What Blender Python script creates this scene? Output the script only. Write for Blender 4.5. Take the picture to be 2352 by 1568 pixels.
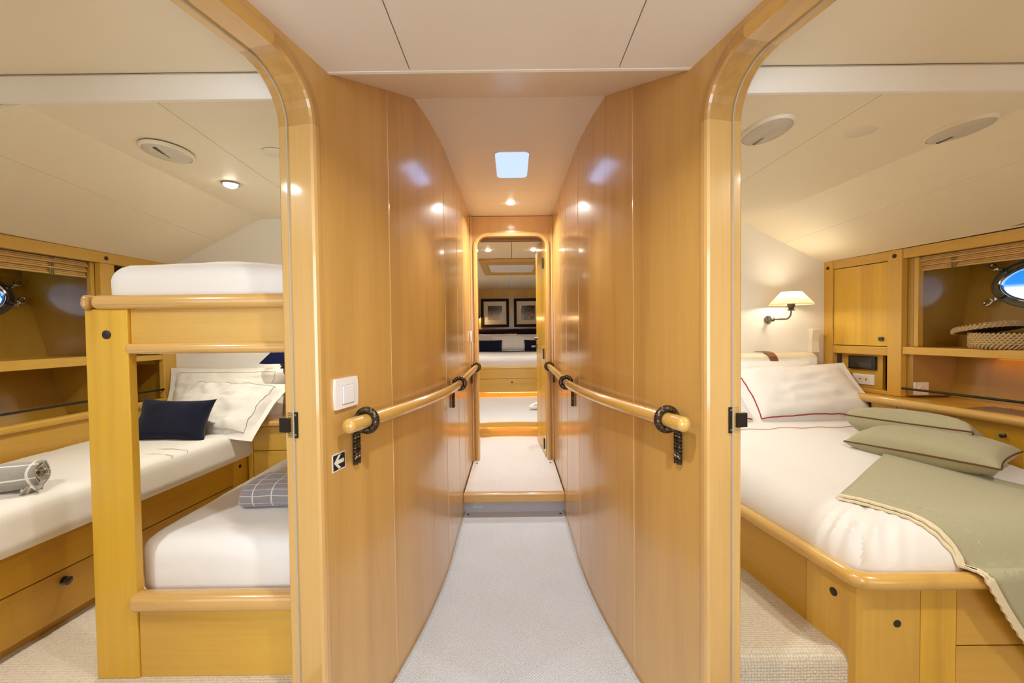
import bpy, bmesh, math, random
from mathutils import Vector, Matrix, noise
random.seed(7)
PI = math.pi
for o in list(bpy.data.objects): bpy.data.objects.remove(o)
SC = bpy.context.scene
COL = SC.collection

# ------------------------------------------------------------------ camera
cam_d = bpy.data.cameras.new('camera'); cam_d.sensor_width = 36; cam_d.lens = 15.0
cam_d.clip_start = .02; cam_d.clip_end = 200
cam = bpy.data.objects.new('camera', cam_d); COL.objects.link(cam); SC.camera = cam
_r = Vector((0.999933608, 0.000416653, -0.0115154798)); _u = Vector((0.01150186, 0.02443859, 0.99963516))
_f = Vector((-0.000697923, 0.999701246, -0.0244321782))
_m = Matrix((( _r.x, _u.x, -_f.x), (_r.y, _u.y, -_f.y), (_r.z, _u.z, -_f.z))).to_4x4()
cam.matrix_world = Matrix.Translation((0, 0, 1.25)) @ _m

# ------------------------------------------------------------------ world + exposure
W = bpy.data.worlds.new('sky'); SC.world = W; W.use_nodes = True
nt = W.node_tree; nt.nodes.clear()
_tc = nt.nodes.new('ShaderNodeTexCoord'); _sp = nt.nodes.new('ShaderNodeSeparateXYZ'); _rp = nt.nodes.new('ShaderNodeValToRGB')
_bg = nt.nodes.new('ShaderNodeBackground'); _wo = nt.nodes.new('ShaderNodeOutputWorld')
nt.links.new(_tc.outputs['Generated'], _sp.inputs[0]); nt.links.new(_sp.outputs['Z'], _rp.inputs[0])
nt.links.new(_rp.outputs[0], _bg.inputs[0]); nt.links.new(_bg.outputs[0], _wo.inputs[0])
e = _rp.color_ramp.elements
e[0].position = 0.0; e[0].color = (.25, .42, .6, 1)
e[1].position = 1.0; e[1].color = (.05, .22, .8, 1)
for p_, c_ in ((.045, (.75, .88, 1, 1)), (.055, (.80, .90, 1, 1)), (.060, (.02, .16, .45, 1)), (.12, (.005, .10, .36, 1))):
    q_ = e.new(p_); q_.color = c_
_bg.inputs[1].default_value = 2.4
SC.view_settings.view_transform = 'Standard'; SC.view_settings.look = 'None'
SC.view_settings.gamma = 1; SC.view_settings.use_curve_mapping = False
SC.view_settings.exposure = 0.08
SC.cycles.use_denoising = True
SC.cycles.max_bounces = 12; SC.cycles.diffuse_bounces = 8; SC.cycles.glossy_bounces = 4
SC.cycles.sample_clamp_indirect = 4.0
SC.cycles.caustics_reflective = False; SC.cycles.caustics_refractive = False

WARM = (1.0, .95, .85); NEUT = (1.0, 1.0, .98); COOL = (.80, .88, 1.0); LEDC = (1.0, .40, .03)
def area(name, loc, power, size, color, rot=(0, 0, 0), sizey=None, spread=PI):
    l = bpy.data.lights.new(name, 'AREA'); l.energy = power; l.color = color; l.size = size; l.spread = spread
    if sizey: l.shape = 'RECTANGLE'; l.size_y = sizey
    else: l.shape = 'DISK'
    o = bpy.data.objects.new(name, l); o.location = loc; o.rotation_euler = rot; COL.objects.link(o); return o
def point(name, loc, power, r, color):
    l = bpy.data.lights.new(name, 'POINT'); l.energy = power; l.color = color; l.shadow_soft_size = r
    o = bpy.data.objects.new(name, l); o.location = loc; COL.objects.link(o); return o
# cool fill added unseen behind the viewpoint, and daylight of the passage roof hatch
area('lobby_fill', (0, -1.42, 1.25), 40, 1.3, (.76, .90, 1.0), (math.radians(90), 0, 0), 1.3)
area('passage_hatch_daylight', (.008, 2.49, 2.185), .34, .17, (.42, .55, 1.0), (0, 0, 0), .38)
for _s in (-1, 1):   # unseen soft fill lights added behind the viewpoint to brighten the cabins
    area('cabin_fill', (_s * 1.7, -.56, 1.15), 7, 1.3, ((.78, .90, 1) if _s < 0 else (.95, .97, 1)), (math.radians(90), 0, 0), 1.0)
# ceiling spots of the lobby, the passage and the cabins (fixtures are built further down)
SPOTS = {'lobby': (.0, .72, 1.975, 8, NEUT), 'passage': (0, 3.247, 2.218, 14, NEUT),
         'bunk': (-1.27, 1.953, 1.93, 8, WARM), 'bunk_fill': (-1.45, .50, 1.975, 8, NEUT),  # the front spot is unseen fill, added to light the cabin
         'double': (.98, 2.32, 1.935, 6.5, WARM), 'double_fill': (1.45, .60, 1.975, 10, WARM),  # its front spot is likewise fill added out of view
         'aft_port': (-.233, 4.33, 2.07, 9, NEUT), 'aft_star': (.224, 4.33, 2.07, 9, NEUT), 'aft_mid': (-1.0, 6.2, 2.07, 9, WARM), 'aft_end': (1.0, 6.2, 2.07, 9, WARM)}

# ------------------------------------------------------------------ materials
def new_mat(name):
    m = bpy.data.materials.new(name); m.use_nodes = True
    n = m.node_tree.nodes; b = n.get('Principled BSDF'); return m, m.node_tree, b
def setb(b, color=None, rough=None, metal=None, coat=None, coatr=None, spec=None, sheen=None):
    if color is not None: b.inputs['Base Color'].default_value = (*color, 1)
    if rough is not None: b.inputs['Roughness'].default_value = rough
    if metal is not None: b.inputs['Metallic'].default_value = metal
    if coat is not None: b.inputs['Coat Weight'].default_value = coat
    if coatr is not None: b.inputs['Coat Roughness'].default_value = coatr
    if spec is not None: b.inputs['Specular IOR Level'].default_value = spec
    if sheen is not None: b.inputs['Sheen Weight'].default_value = sheen
def coords(nt, scale, rot=(0, 0, 0), rnd=True, out='Object'):
    tc = nt.nodes.new('ShaderNodeTexCoord'); mp = nt.nodes.new('ShaderNodeMapping')
    mp.inputs['Scale'].default_value = scale; mp.inputs['Rotation'].default_value = rot
    src = tc.outputs[out]
    if rnd:
        oi = nt.nodes.new('ShaderNodeObjectInfo'); mu = nt.nodes.new('ShaderNodeVectorMath'); mu.operation = 'SCALE'
        cb = nt.nodes.new('ShaderNodeCombineXYZ')
        for k in range(3): nt.links.new(oi.outputs['Random'], cb.inputs[k])
        nt.links.new(cb.outputs[0], mu.inputs[0]); mu.inputs['Scale'].default_value = 13.7
        ad = nt.nodes.new('ShaderNodeVectorMath'); ad.operation = 'ADD'
        nt.links.new(src, ad.inputs[0]); nt.links.new(mu.outputs[0], ad.inputs[1]); src = ad.outputs[0]
    nt.links.new(src, mp.inputs['Vector']); return mp.outputs[0]
def ramp(nt, fac, stops):
    r = nt.nodes.new('ShaderNodeValToRGB'); el = r.color_ramp.elements
    el[0].position, el[0].color = stops[0][0], (*stops[0][1], 1); el[1].position, el[1].color = stops[-1][0], (*stops[-1][1], 1)
    for p, c in stops[1:-1]:
        q = el.new(p); q.color = (*c, 1)
    nt.links.new(fac, r.inputs[0]); return r.outputs[0]
def nz(nt, vec, scale, detail=4, dist=0., rough=.5):
    n = nt.nodes.new('ShaderNodeTexNoise'); n.inputs['Scale'].default_value = scale; n.inputs['Detail'].default_value = detail
    n.inputs['Distortion'].default_value = dist; n.inputs['Roughness'].default_value = rough
    nt.links.new(vec, n.inputs['Vector']); return n.outputs['Fac']
def bump(nt, b, h, strength, dist=.001):
    bp = nt.nodes.new('ShaderNodeBump'); bp.inputs['Strength'].default_value = strength; bp.inputs['Distance'].default_value = dist
    nt.links.new(h, bp.inputs['Height']); nt.links.new(bp.outputs[0], b.inputs['Normal'])
def mixc(nt, fac, a, b_, mode='MULTIPLY'):
    m = nt.nodes.new('ShaderNodeMix'); m.data_type = 'RGBA'; m.blend_type = mode
    if isinstance(fac, float): m.inputs[0].default_value = fac
    else: nt.links.new(fac, m.inputs[0])
    for s, v in ((6, a), (7, b_)):
        if isinstance(v, tuple): m.inputs[s].default_value = (*v, 1)
        else: nt.links.new(v, m.inputs[s])
    return m.outputs[2]
def wood(name, col, axis, rough=.38, coat=.6, coatr=.14, contrast=.15, fig=1.0):
    m, nt, b = new_mat(name)
    sc = [7, 7, 7]; sc['xyz'.index(axis)] = .55
    v = coords(nt, tuple(sc))
    n1 = nz(nt, v, .8 * fig, 5, 1.2)
    sc2 = [60, 60, 60]; sc2['xyz'.index(axis)] = 2.2
    v2 = coords(nt, tuple(sc2)); n2 = nz(nt, v2, 2.0, 3)
    d = tuple(c * (1 - contrast * k) for c, k in zip(col, (.75, 1.0, 1.25))); l = tuple(min(1, c * (1 + contrast * .45)) for c in col)
    c1 = ramp(nt, n1, [(.28, d), (.5, col), (.74, l)])
    c2 = ramp(nt, n2, [(.30, (.965, .955, .93)), (.62, (1.01, 1.01, 1.01))])
    c = mixc(nt, 1.0, c1, c2)
    oi = nt.nodes.new('ShaderNodeObjectInfo'); rr = ramp(nt, oi.outputs['Random'], [(0, (.95, .94, .92)), (1, (1.04, 1.04, 1.05))])
    c = mixc(nt, 1.0, c, rr)
    nt.links.new(c, b.inputs['Base Color']); setb(b, rough=rough, coat=coat, coatr=coatr)
    return m
PANEL = (.58, .35, .10)       # reddish maple of the passage
HONEY = (.61, .365, .055)       # yellower maple of the cabins
GOLD = (.64, .385, .03)
M = {}
M['panel_z'] = wood('maple_panel_vertical', PANEL, 'z', .36, .8, .145, .18, 1.3)
M['trim'] = wood('maple_trim_vertical', (.60, .375, .130), 'z', .3, .8, .08, .20)
M['trim_y'] = wood('maple_trim_lengthwise', (.55, .33, .085), 'y', .3, .8, .08, .25)
M['trim_c'] = wood('maple_trim_corner', (.47, .27, .075), 'z', .3, .8, .08, .25, 1.8)
M['honey_z'] = wood('honey_maple_vertical', HONEY, 'z', .4, .5, .2)
M['honey_x'] = wood('honey_maple_across', HONEY, 'x', .4, .5, .2)
M['honey_y'] = wood('honey_maple_lengthwise', HONEY, 'y', .4, .5, .2)
M['gold_z'] = wood('golden_maple_vertical', GOLD, 'z', .4, .5, .2, .30, 1.5)
M['gold_y'] = wood('golden_maple_lengthwise', (.50, .275, .015), 'y', .4, .5, .2)
M['rail_x'] = wood('polished_rail_across', (.66, .41, .14), 'x', .25, .9, .07, .15)
M['rail_y'] = wood('polished_rail_lengthwise', (.62, .38, .095), 'y', .25, .9, .07, .15)
M['cap'] = wood('polished_end_cap', (.52, .30, .09), 'z', .25, .9, .07, .15)
M['shaded_wood'] = wood('shaded_maple_lining', (.38, .22, .022), 'z', .3, .7, .10)  # maple colour darkened for the shade inside the niches
def plain(name, col, rough=.5, metal=0, coat=0, coatr=.1, nstr=0, nscale=200, var=.0, spec=None):
    m, nt, b = new_mat(name); setb(b, col, rough, metal, coat, coatr, spec)
    if var or nstr:
        v = coords(nt, (1, 1, 1)); n = nz(nt, v, nscale, 3)
        if var:
            c = ramp(nt, n, [(.3, tuple(x * (1 - var) for x in col)), (.7, tuple(min(1, x * (1 + var)) for x in col))]); nt.links.new(c, b.inputs['Base Color'])
        if nstr: bump(nt, b, n, nstr)
    return m
def vinyl(name, col, rough=.5):
    m, nt, b = new_mat(name); v = coords(nt, (300, 300, 300), rnd=False); n = nz(nt, v, 1.5, 3)
    v2 = coords(nt, (1, 1, 1), rnd=False); n2 = nz(nt, v2, 2.2, 3)
    c = ramp(nt, n, [(.3, tuple(x * .965 for x in col)), (.7, col)]); c2 = ramp(nt, n2, [(.3, (.97, .965, .955)), (.7, (1, 1, 1))])
    nt.links.new(mixc(nt, 1.0, c, c2), b.inputs['Base Color']); setb(b, rough=rough, spec=.3); bump(nt, b, n, .25, .0006); return m
M['ceil'] = vinyl('cream_vinyl_lining', (.84, .76, .585))
M['ceil_mid'] = vinyl('pale_vinyl_lining', (.80, .76, .70), .35)
M['fascia'] = vinyl('off_white_beam_lining', (.86, .83, .77))
M['wallwhite'] = vinyl('ivory_wall_lining', (.86, .83, .76))
M['coverdisc'] = vinyl('cover_vinyl', (.76, .70, .56))
M['groove'] = plain('panel_groove', (.50, .40, .28), .9)
M['gap'] = plain('shadow_gap', (.16, .11, .07), .9)
def cloth(name, col, rough=.85, sheen=.3, scale=900, strength=.25, var=.04, soft=0):
    m, nt, b = new_mat(name); v = coords(nt, (1, 1, 1)); n = nz(nt, v, scale, 2)
    n2 = nz(nt, v, 14, 4, .6)
    c = ramp(nt, n, [(.3, tuple(x * (1 - var) for x in col)), (.7, col)]); nt.links.new(c, b.inputs['Base Color'])
    setb(b, rough=rough, sheen=sheen, spec=.25)
    a = nt.nodes.new('ShaderNodeMath'); a.operation = 'ADD'; mu = nt.nodes.new('ShaderNodeMath'); mu.operation = 'MULTIPLY'; mu.inputs[1].default_value = soft
    nt.links.new(n2, mu.inputs[0]); nt.links.new(n, a.inputs[0]); nt.links.new(mu.outputs[0], a.inputs[1])
    bump(nt, b, a.outputs[0], strength, .0012); return m
M['sheet'] = cloth('white_cotton', (.80, .79, .78), .8, .2, 700, .2, .03, 6)
M['sheetcream'] = cloth('cream_cotton', (.80, .77, .70), .8, .2, 700, .2, .03, 6)
M['navy'] = cloth('navy_knit', (.008, .010, .028), .95, .1, 350, .5, .3)
M['indigo'] = cloth('indigo_fabric', (.02, .012, .035), .95, .2, 350, .4, .3)
M['linen'] = cloth('sage_linen', (.42, .40, .26), .9, .25, 420, .5, .16)
M['piping'] = plain('brown_piping', (.13, .045, .02), .6)
M['redline'] = plain('red_embroidery', (.32, .02, .03), .7)
M['oliveline'] = plain('olive_embroidery', (.42, .40, .27), .8)
M['fringe'] = cloth('ivory_blanket_edge', (.78, .70, .50), .9, .2, 500, .6, .1)
M['bolster'] = plain('cream_leather', (.78, .70, .52), .45, coat=.1, nstr=.15, nscale=250)
M['strap'] = plain('brown_leather', (.20, .065, .025), .5, nstr=.2)
M['plug'] = plain('dark_hole_plug', (.018, .012, .010), .5)
M['knob'] = plain('dark_turned_knob', (.02, .012, .012), .25, coat=.8)
M['bronze'] = plain('oiled_bronze', (.10, .075, .055), .34, 1.0, nstr=.3, nscale=300)
M['bronze2'] = plain('dark_bronze_plate', (.045, .036, .028), .4, .8)
M['antique'] = plain('antique_nickel', (.22, .19, .14), .3, 1.0)
M['chrome'] = plain('chrome', (.7, .7, .72), .12, 1.0)
M['pewter'] = plain('port_ring_metal', (.16, .145, .12), .5, .8)
M['white'] = plain('white_plastic', (.82, .82, .84), .35)
M['ivoryplastic'] = plain('ivory_plastic', (.80, .74, .62), .4)
M['greyline'] = plain('recess_line', (.45, .44, .43), .6)
M['seal'] = plain('grey_rubber_seal', (.42, .39, .32), .6)
M['bead'] = wood('pale_joint_bead', (.74, .47, .20), 'z', .3, .6, .1, .1)
M['black'] = plain('black_bar', (.008, .007, .007), .6)
M['blackplastic'] = plain('black_plastic', (.008, .008, .009), .3, coat=.5)
M['screen'] = plain('dark_screen', (.03, .028, .025), .18, coat=.6)
M['greenplastic'] = plain('pale_green_plastic', (.50, .60, .52), .4)
M['signface'] = plain('sign_navy', (.008, .010, .03), .45)
M['signglow'] = plain('sign_pale_print', (.72, .76, .60), .5)
M['vent'] = plain('vent_grille', (.56, .52, .42), .55, nstr=.6, nscale=900)
M['ventrim'] = plain('vent_rim', (.78, .72, .60), .45)
M['wicker'] = plain('wicker_strands', (.52, .38, .20), .75, nstr=.4, nscale=500, var=.3)
M['wickerdark'] = plain('wicker_core', (.13, .075, .03), .85)
M['bamboo'] = wood('bamboo_slats', (.58, .37, .12), 'y', .5, .2, .2, .35)
M['string'] = plain('blind_cord', (.30, .22, .10), .9)
M['matboard'] = plain('ivory_mat_board', (.78, .72, .60), .8)
M['frameblack'] = plain('black_frame', (.010, .008, .008), .6, spec=.2)
M['paper'] = plain('page_paper', (.75, .74, .72), .6)
M['bulb'] = plain('lamp_socket', (.10, .09, .07), .4, .7)
def emis(name, col, s):
    m, nt, b = new_mat(name); setb(b, (0, 0, 0), .6)
    b.inputs['Emission Color'].default_value = (*col, 1); b.inputs['Emission Strength'].default_value = s; return m
M['lens'] = emis('lit_spot_lens', (1, .93, .80), 28)
M['hatchlens'] = emis('daylit_hatch', (.52, .66, 1.0), 1.15)
M['led'] = emis('amber_led', (1, .34, .07), 3)
M['leddot'] = emis('amber_led_dot', (1, .55, .25), 7)
def glassmat():
    m, nt, b = new_mat('port_glass'); nt.nodes.remove(b); out = nt.nodes['Material Output']
    t = nt.nodes.new('ShaderNodeBsdfTransparent'); g = nt.nodes.new('ShaderNodeBsdfGlossy'); g.inputs['Roughness'].default_value = .02
    t.inputs[0].default_value = (.93, .97, 1, 1); mx = nt.nodes.new('ShaderNodeMixShader'); mx.inputs[0].default_value = .06
    nt.links.new(t.outputs[0], mx.inputs[1]); nt.links.new(g.outputs[0], mx.inputs[2]); nt.links.new(mx.outputs[0], out.inputs[0]); return m
M['glass'] = glassmat()
def shademat(name, col, trans):
    m, nt, b = new_mat(name); nt.nodes.remove(b); out = nt.nodes['Material Output']
    d = nt.nodes.new('ShaderNodeBsdfDiffuse'); t = nt.nodes.new('ShaderNodeBsdfTranslucent'); mx = nt.nodes.new('ShaderNodeMixShader')
    n = nz(nt, coords(nt, (1, 1, 1)), 400, 2); c = ramp(nt, n, [(.3, tuple(x * .93 for x in col)), (.7, col)])
    nt.links.new(c, d.inputs[0]); nt.links.new(c, t.inputs[0]); mx.inputs[0].default_value = trans
    nt.links.new(d.outputs[0], mx.inputs[1]); nt.links.new(t.outputs[0], mx.inputs[2]); nt.links.new(mx.outputs[0], out.inputs[0]); return m
M['shade'] = shademat('cream_lampshade', (.90, .68, .42), .42)
M['navyshade'] = shademat('navy_lampshade', (.012, .014, .05), .06)
def carpet(name, col, size=.0085, rot=PI / 4, strength=.9):
    m, nt, b = new_mat(name); v = coords(nt, (1 / size, 1 / size, 1 / size), (0, 0, rot), False)
    vo = nt.nodes.new('ShaderNodeTexVoronoi'); vo.inputs['Scale'].default_value = 1.0; vo.inputs['Randomness'].default_value = .25
    vo.voronoi_dimensions = '3D'; nt.links.new(v, vo.inputs['Vector'])
    inv = nt.nodes.new('ShaderNodeMath'); inv.operation = 'SUBTRACT'; inv.inputs[0].default_value = 1; nt.links.new(vo.outputs['Distance'], inv.inputs[1])
    v2 = coords(nt, (1, 1, 1), rnd=False); n = nz(nt, v2, 3.0, 4); n3 = nz(nt, v2, 160, 2)
    c = ramp(nt, inv.outputs[0], [(.25, tuple(x * .68 for x in col)), (.75, col)])
    c = mixc(nt, 1.0, c, ramp(nt, n, [(.3, (.95, .94, .93)), (.7, (1, 1, 1))])); c = mixc(nt, 1.0, c, ramp(nt, n3, [(.3, (.93, .92, .9)), (.6, (1, 1, 1))]))
    nt.links.new(c, b.inputs['Base Color']); setb(b, rough=.95, spec=.1, sheen=.3); bump(nt, b, inv.outputs[0], strength, .0035); return m
M['carpet'] = carpet('pale_grey_loop_carpet', (.70, .77, .86))
M['carpet2'] = carpet('cream_ribbed_carpet', (.72, .64, .50), .0095, 0, 1.0)
M['carpet3'] = carpet('cream_fine_carpet', (.74, .73, .72), .006, 0, .4)
M['riser'] = plain('grey_carpet_riser', (.50, .50, .56), .95, nstr=.8, nscale=260, var=.12)
def plaid(name, c0, c1, pu, pv, w):
    m, nt, b = new_mat(name); tc = nt.nodes.new('ShaderNodeTexCoord'); sp = nt.nodes.new('ShaderNodeSeparateXYZ'); nt.links.new(tc.outputs['UV'], sp.inputs[0])
    outs = []
    for k, p in ((0, pu), (1, pv)):
        d = nt.nodes.new('ShaderNodeMath'); d.operation = 'DIVIDE'; d.inputs[1].default_value = p; nt.links.new(sp.outputs[k], d.inputs[0])
        f = nt.nodes.new('ShaderNodeMath'); f.operation = 'FRACT'; nt.links.new(d.outputs[0], f.inputs[0])
        l = nt.nodes.new('ShaderNodeMath'); l.operation = 'LESS_THAN'; l.inputs[1].default_value = w / p; nt.links.new(f.outputs[0], l.inputs[0]); outs.append(l.outputs[0])
    mx = nt.nodes.new('ShaderNodeMath'); mx.operation = 'MAXIMUM'; nt.links.new(outs[0], mx.inputs[0]); nt.links.new(outs[1], mx.inputs[1])
    n = nz(nt, coords(nt, (1, 1, 1)), 500, 2); base = ramp(nt, n, [(.35, tuple(x * .78 for x in c0)), (.65, c0)])
    c = mixc(nt, mx.outputs[0], base, c1, 'MIX'); nt.links.new(c, b.inputs['Base Color']); setb(b, rough=.95, sheen=.4, spec=.1); bump(nt, b, n, .6, .001); return m
M['plaid1'] = plaid('pale_grey_plaid_wool', (.40, .385, .345), (.80, .78, .73), .085, .07, .007)
M['plaid2'] = plaid('grey_plaid_wool', (.30, .275, .29), (.60, .58, .60), .062, .055, .0045)
def photo(name, kind):
    m, nt, b = new_mat(name); tc = nt.nodes.new('ShaderNodeTexCoord'); sp = nt.nodes.new('ShaderNodeSeparateXYZ'); nt.links.new(tc.outputs['UV'], sp.inputs[0])
    c = ramp(nt, sp.outputs[1], [(0, (.42, .38, .32)), (.38, (.40, .37, .32)), (.47, (.25, .23, .2)), (.7, (.07, .065, .06)), (1, (.03, .03, .03))])
    if kind:
        v = coords(nt, (9, 9, 9)); n = nz(nt, v, 1.6, 5, 2.0); c = mixc(nt, .75, c, ramp(nt, n, [(.42, (.12, .12, .12)), (.6, (1, 1, 1))]))
    nt.links.new(c, b.inputs['Base Color']); setb(b, rough=.15, coat=.5); return m
M['photo1'] = photo('grey_beach_photo', 0); M['photo2'] = photo('grey_harbour_photo', 1)
def magmat(name, top, mid, low):
    m, nt, b = new_mat(name); tc = nt.nodes.new('ShaderNodeTexCoord'); sp = nt.nodes.new('ShaderNodeSeparateXYZ'); nt.links.new(tc.outputs['UV'], sp.inputs[0])
    c = ramp(nt, sp.outputs[1], [(0, low), (.45, mid), (.62, mid), (.72, top), (1, top)]); nt.links.new(c, b.inputs['Base Color']); setb(b, rough=.2, coat=.6); return m
M['mag1'] = magmat('glossy_cover_violet', (.045, .03, .12), (.03, .018, .015), (.35, .36, .38)); M['mag2'] = magmat('glossy_cover_grey', (.25, .16, .14), (.22, .23, .25), (.45, .44, .44))

# ------------------------------------------------------------------ mesh helpers
class MB:
    def __init__(s): s.v = []; s.f = []; s.uv = {}; s.smooth = set()
    def add(s, vs, fs, smooth=False):
        n = len(s.v); s.v += [Vector(v) for v in vs]
        for f in fs:
            if smooth: s.smooth.add(len(s.f))
            s.f.append(tuple(i + n for i in f))
        return n
    def box(s, x0, x1, y0, y1, z0, z1, fn=None):
        vs = [Vector((x, y, z)) for z in (z0, z1) for y in (y0, y1) for x in (x0, x1)]
        if fn: vs = [Vector(fn(*v)) for v in vs]
        s.add(vs, [(0, 2, 3, 1), (4, 5, 7, 6), (0, 1, 5, 4), (2, 6, 7, 3), (0, 4, 6, 2), (1, 3, 7, 5)]); return s
    def bbox(s, x0, x1, y0, y1, z0, z1, bev=.003, seg=2, fn=None, smooth=False):
        bm = bmesh.new(); bmesh.ops.create_cube(bm, size=1)
        for v in bm.verts: v.co = Vector(((x0 + x1) / 2 + v.co.x * (x1 - x0), (y0 + y1) / 2 + v.co.y * (y1 - y0), (z0 + z1) / 2 + v.co.z * (z1 - z0)))
        bev = min(bev, .49 * min(x1 - x0, y1 - y0, z1 - z0))
        bmesh.ops.bevel(bm, geom=bm.edges[:], offset=bev, segments=seg, affect='EDGES', profile=.5)
        bm.verts.ensure_lookup_table(); vs = [v.co.copy() for v in bm.verts]
        if fn: vs = [Vector(fn(*v)) for v in vs]
        s.add(vs, [tuple(v.index for v in f.verts) for f in bm.faces], smooth); bm.free(); return s
    def tube(s, path, r, n=12, caps=True, closed=False, radii=None, flat=1.0):
        P = [Vector(p) for p in path]; N = len(P); prev = None; rings = []
        for i in range(N):
            if closed: t = P[(i + 1) % N] - P[i - 1]
            else: t = P[min(i + 1, N - 1)] - P[max(i - 1, 0)]
            t.normalize()
            if prev is None:
                a = Vector((0, 0, 1)) if abs(t.z) < .9 else Vector((1, 0, 0)); nn = (a - t * a.dot(t)).normalized()
            else: nn = (prev - t * prev.dot(t)).normalized()
            prev = nn; bb = t.cross(nn); rr = radii[i] if radii else r
            rings.append([P[i] + (nn * math.cos(2 * PI * k / n) * flat + bb * math.sin(2 * PI * k / n)) * rr for k in range(n)])
        vs = [v for q in rings for v in q]; fs = []
        for i in range(N if closed else N - 1):
            a = i * n; b_ = ((i + 1) % N) * n
            for k in range(n): fs.append((a + k, a + (k + 1) % n, b_ + (k + 1) % n, b_ + k))
        if caps and not closed: fs.append(tuple(reversed(range(n)))); fs.append(tuple((N - 1) * n + k for k in range(n)))
        s.add(vs, fs, True); return s
    def lathe(s, prof, T=None, n=24, smooth=True):
        vs = []; fs = []; N = len(prof)
        for r, z in prof:
            for k in range(n):
                a = 2 * PI * k / n; v = Vector((r * math.cos(a), r * math.sin(a), z)); vs.append(T @ v if T else v)
        for i in range(N - 1):
            for k in range(n): fs.append((i * n + k, i * n + (k + 1) % n, (i + 1) * n + (k + 1) % n, (i + 1) * n + k))
        if prof[0][0] > 1e-6: fs.append(tuple(reversed(range(n))))
        if prof[-1][0] > 1e-6: fs.append(tuple((N - 1) * n + k for k in range(n)))
        s.add(vs, fs, smooth); return s
    def poly(s, pts, fa, fb):
        """extrude a flat (possibly concave) outline; fa/fb map 2D points to the front / back"""
        bm = bmesh.new(); vs = [bm.verts.new((p[0] * 100, p[1] * 100, 0)) for p in pts]; f = bm.faces.new(vs); f.normal_update()
        r = bmesh.ops.triangulate(bm, faces=[f]); bm.verts.index_update()
        tris = [tuple(v.index for v in q.verts) for q in bm.faces]; bm.free(); n = len(pts)
        s.add([fa(*p) for p in pts] + [fb(*p) for p in pts], tris + [tuple(n + i for i in reversed(t)) for t in tris] + [(i, (i + 1) % n, n + (i + 1) % n, n + i) for i in range(n)]); return s
    def sweep(s, rings, closed_section=True, smooth=False, caps=True):
        n = len(rings[0]); vs = [v for q in rings for v in q]; fs = []
        for i in range(len(rings) - 1):
            for k in range(n if closed_section else n - 1): fs.append((i * n + k, i * n + (k + 1) % n, (i + 1) * n + (k + 1) % n, (i + 1) * n + k))
        if caps and closed_section: fs.append(tuple(reversed(range(n)))); fs.append(tuple((len(rings) - 1) * n + k for k in range(n)))
        s.add(vs, fs, smooth); return s
    def build(s, name, mat, parent=None, recalc=True, uvf=None, local=False, **props):
        me = bpy.data.meshes.new(name)
        off = Vector((0, 0, 0))
        if parent is not None and not local: off = wloc(parent)
        me.from_pydata([tuple(v - off) for v in s.v], [], s.f)
        for i in s.smooth:
            if i < len(me.polygons): me.polygons[i].use_smooth = True
        if recalc:
            bm = bmesh.new(); bm.from_mesh(me); bmesh.ops.recalc_face_normals(bm, faces=bm.faces); bm.to_mesh(me); bm.free()
        if uvf:
            ul = me.uv_layers.new(name='UVMap')
            for lp in me.loops: ul.data[lp.index].uv = uvf(lp.vertex_index)
        me.materials.append(mat); me.update()
        if s.smooth: me.set_sharp_from_angle(angle=math.radians(42))
        o = bpy.data.objects.new(name, me); COL.objects.link(o)
        if parent is not None: o.parent = parent
        for k, v in props.items(): o[k] = v
        return o
def wloc(p):
    v = Vector((0, 0, 0))
    while p is not None: v += p.location; p = p.parent
    return v
def thing(name, loc, label, cat=None, group=None, kind=None, rot=None):
    o = bpy.data.objects.new(name, None); o.empty_display_size = .1; o.location = loc; COL.objects.link(o)
    if rot: o.rotation_euler = rot
    o['label'] = label
    if cat: o['category'] = cat
    if group: o['group'] = group
    if kind: o['kind'] = kind
    return o
def struct(name, label, loc=(0, 0, 0)):
    o = bpy.data.objects.new(name, None); o.location = loc; COL.objects.link(o); o['label'] = label; o['kind'] = 'structure'; return o
def tagm(o, label, cat=None, group=None, kind=None):
    o['label'] = label
    if cat: o['category'] = cat
    if group: o['group'] = group
    if kind: o['kind'] = kind
    return o
def copy_tree(o, parent=None):
    c = o.copy(); COL.objects.link(c)
    if parent is not None: c.parent = parent
    for ch in list(o.children): copy_tree(ch, c)
    return c
def frameT(o, x, y, z):   # matrix with columns x,y,z at o
    x, y, z = Vector(x).normalized(), Vector(y).normalized(), Vector(z).normalized()
    return Matrix(((x.x, y.x, z.x, o[0]), (x.y, y.y, z.y, o[1]), (x.z, y.z, z.z, o[2]), (0, 0, 0, 1)))

# ------------------------------------------------------------------ plan of the passage walls
def w(y):
    if y <= 1.438: return .79 - .235 * y
    if y < 2.35: return .345 + .1288 * (2.35 - y) ** 2
    return .345
def top(y):
    if y < 1.212: return 1.975
    if y < 1.76: return 1.975 + (y - 1.212) / .548 * .225
    return 2.20 + (y - 1.76) / 1.9 * .02
K = 1.0272
def WP(side, s, n, z):      # point on the flared wall: s towards the camera from the jamb, n out into the cabin
    return Vector((side * (.51975 + s * .235 / K + n / K), 1.15 - s / K + n * .235 / K, z))
def arch(t):                # opening outline (s,z), offset outwards by t
    a0, a1, zt, r = .018, .738, 1.925, .125; pts = [(a0 - t, -.0)]
    for k in range(0, 11):
        a = PI / 2 * k / 10; pts.append((a0 + r - (r + t) * math.cos(a), zt - r + (r + t) * math.sin(a)))
    for k in range(0, 11):
        a = PI / 2 * k / 10; pts.append((a1 - r + (r + t) * math.sin(a), zt - r + (r + t) * math.cos(a)))
    pts.append((a1 + t, 0)); return pts
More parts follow.
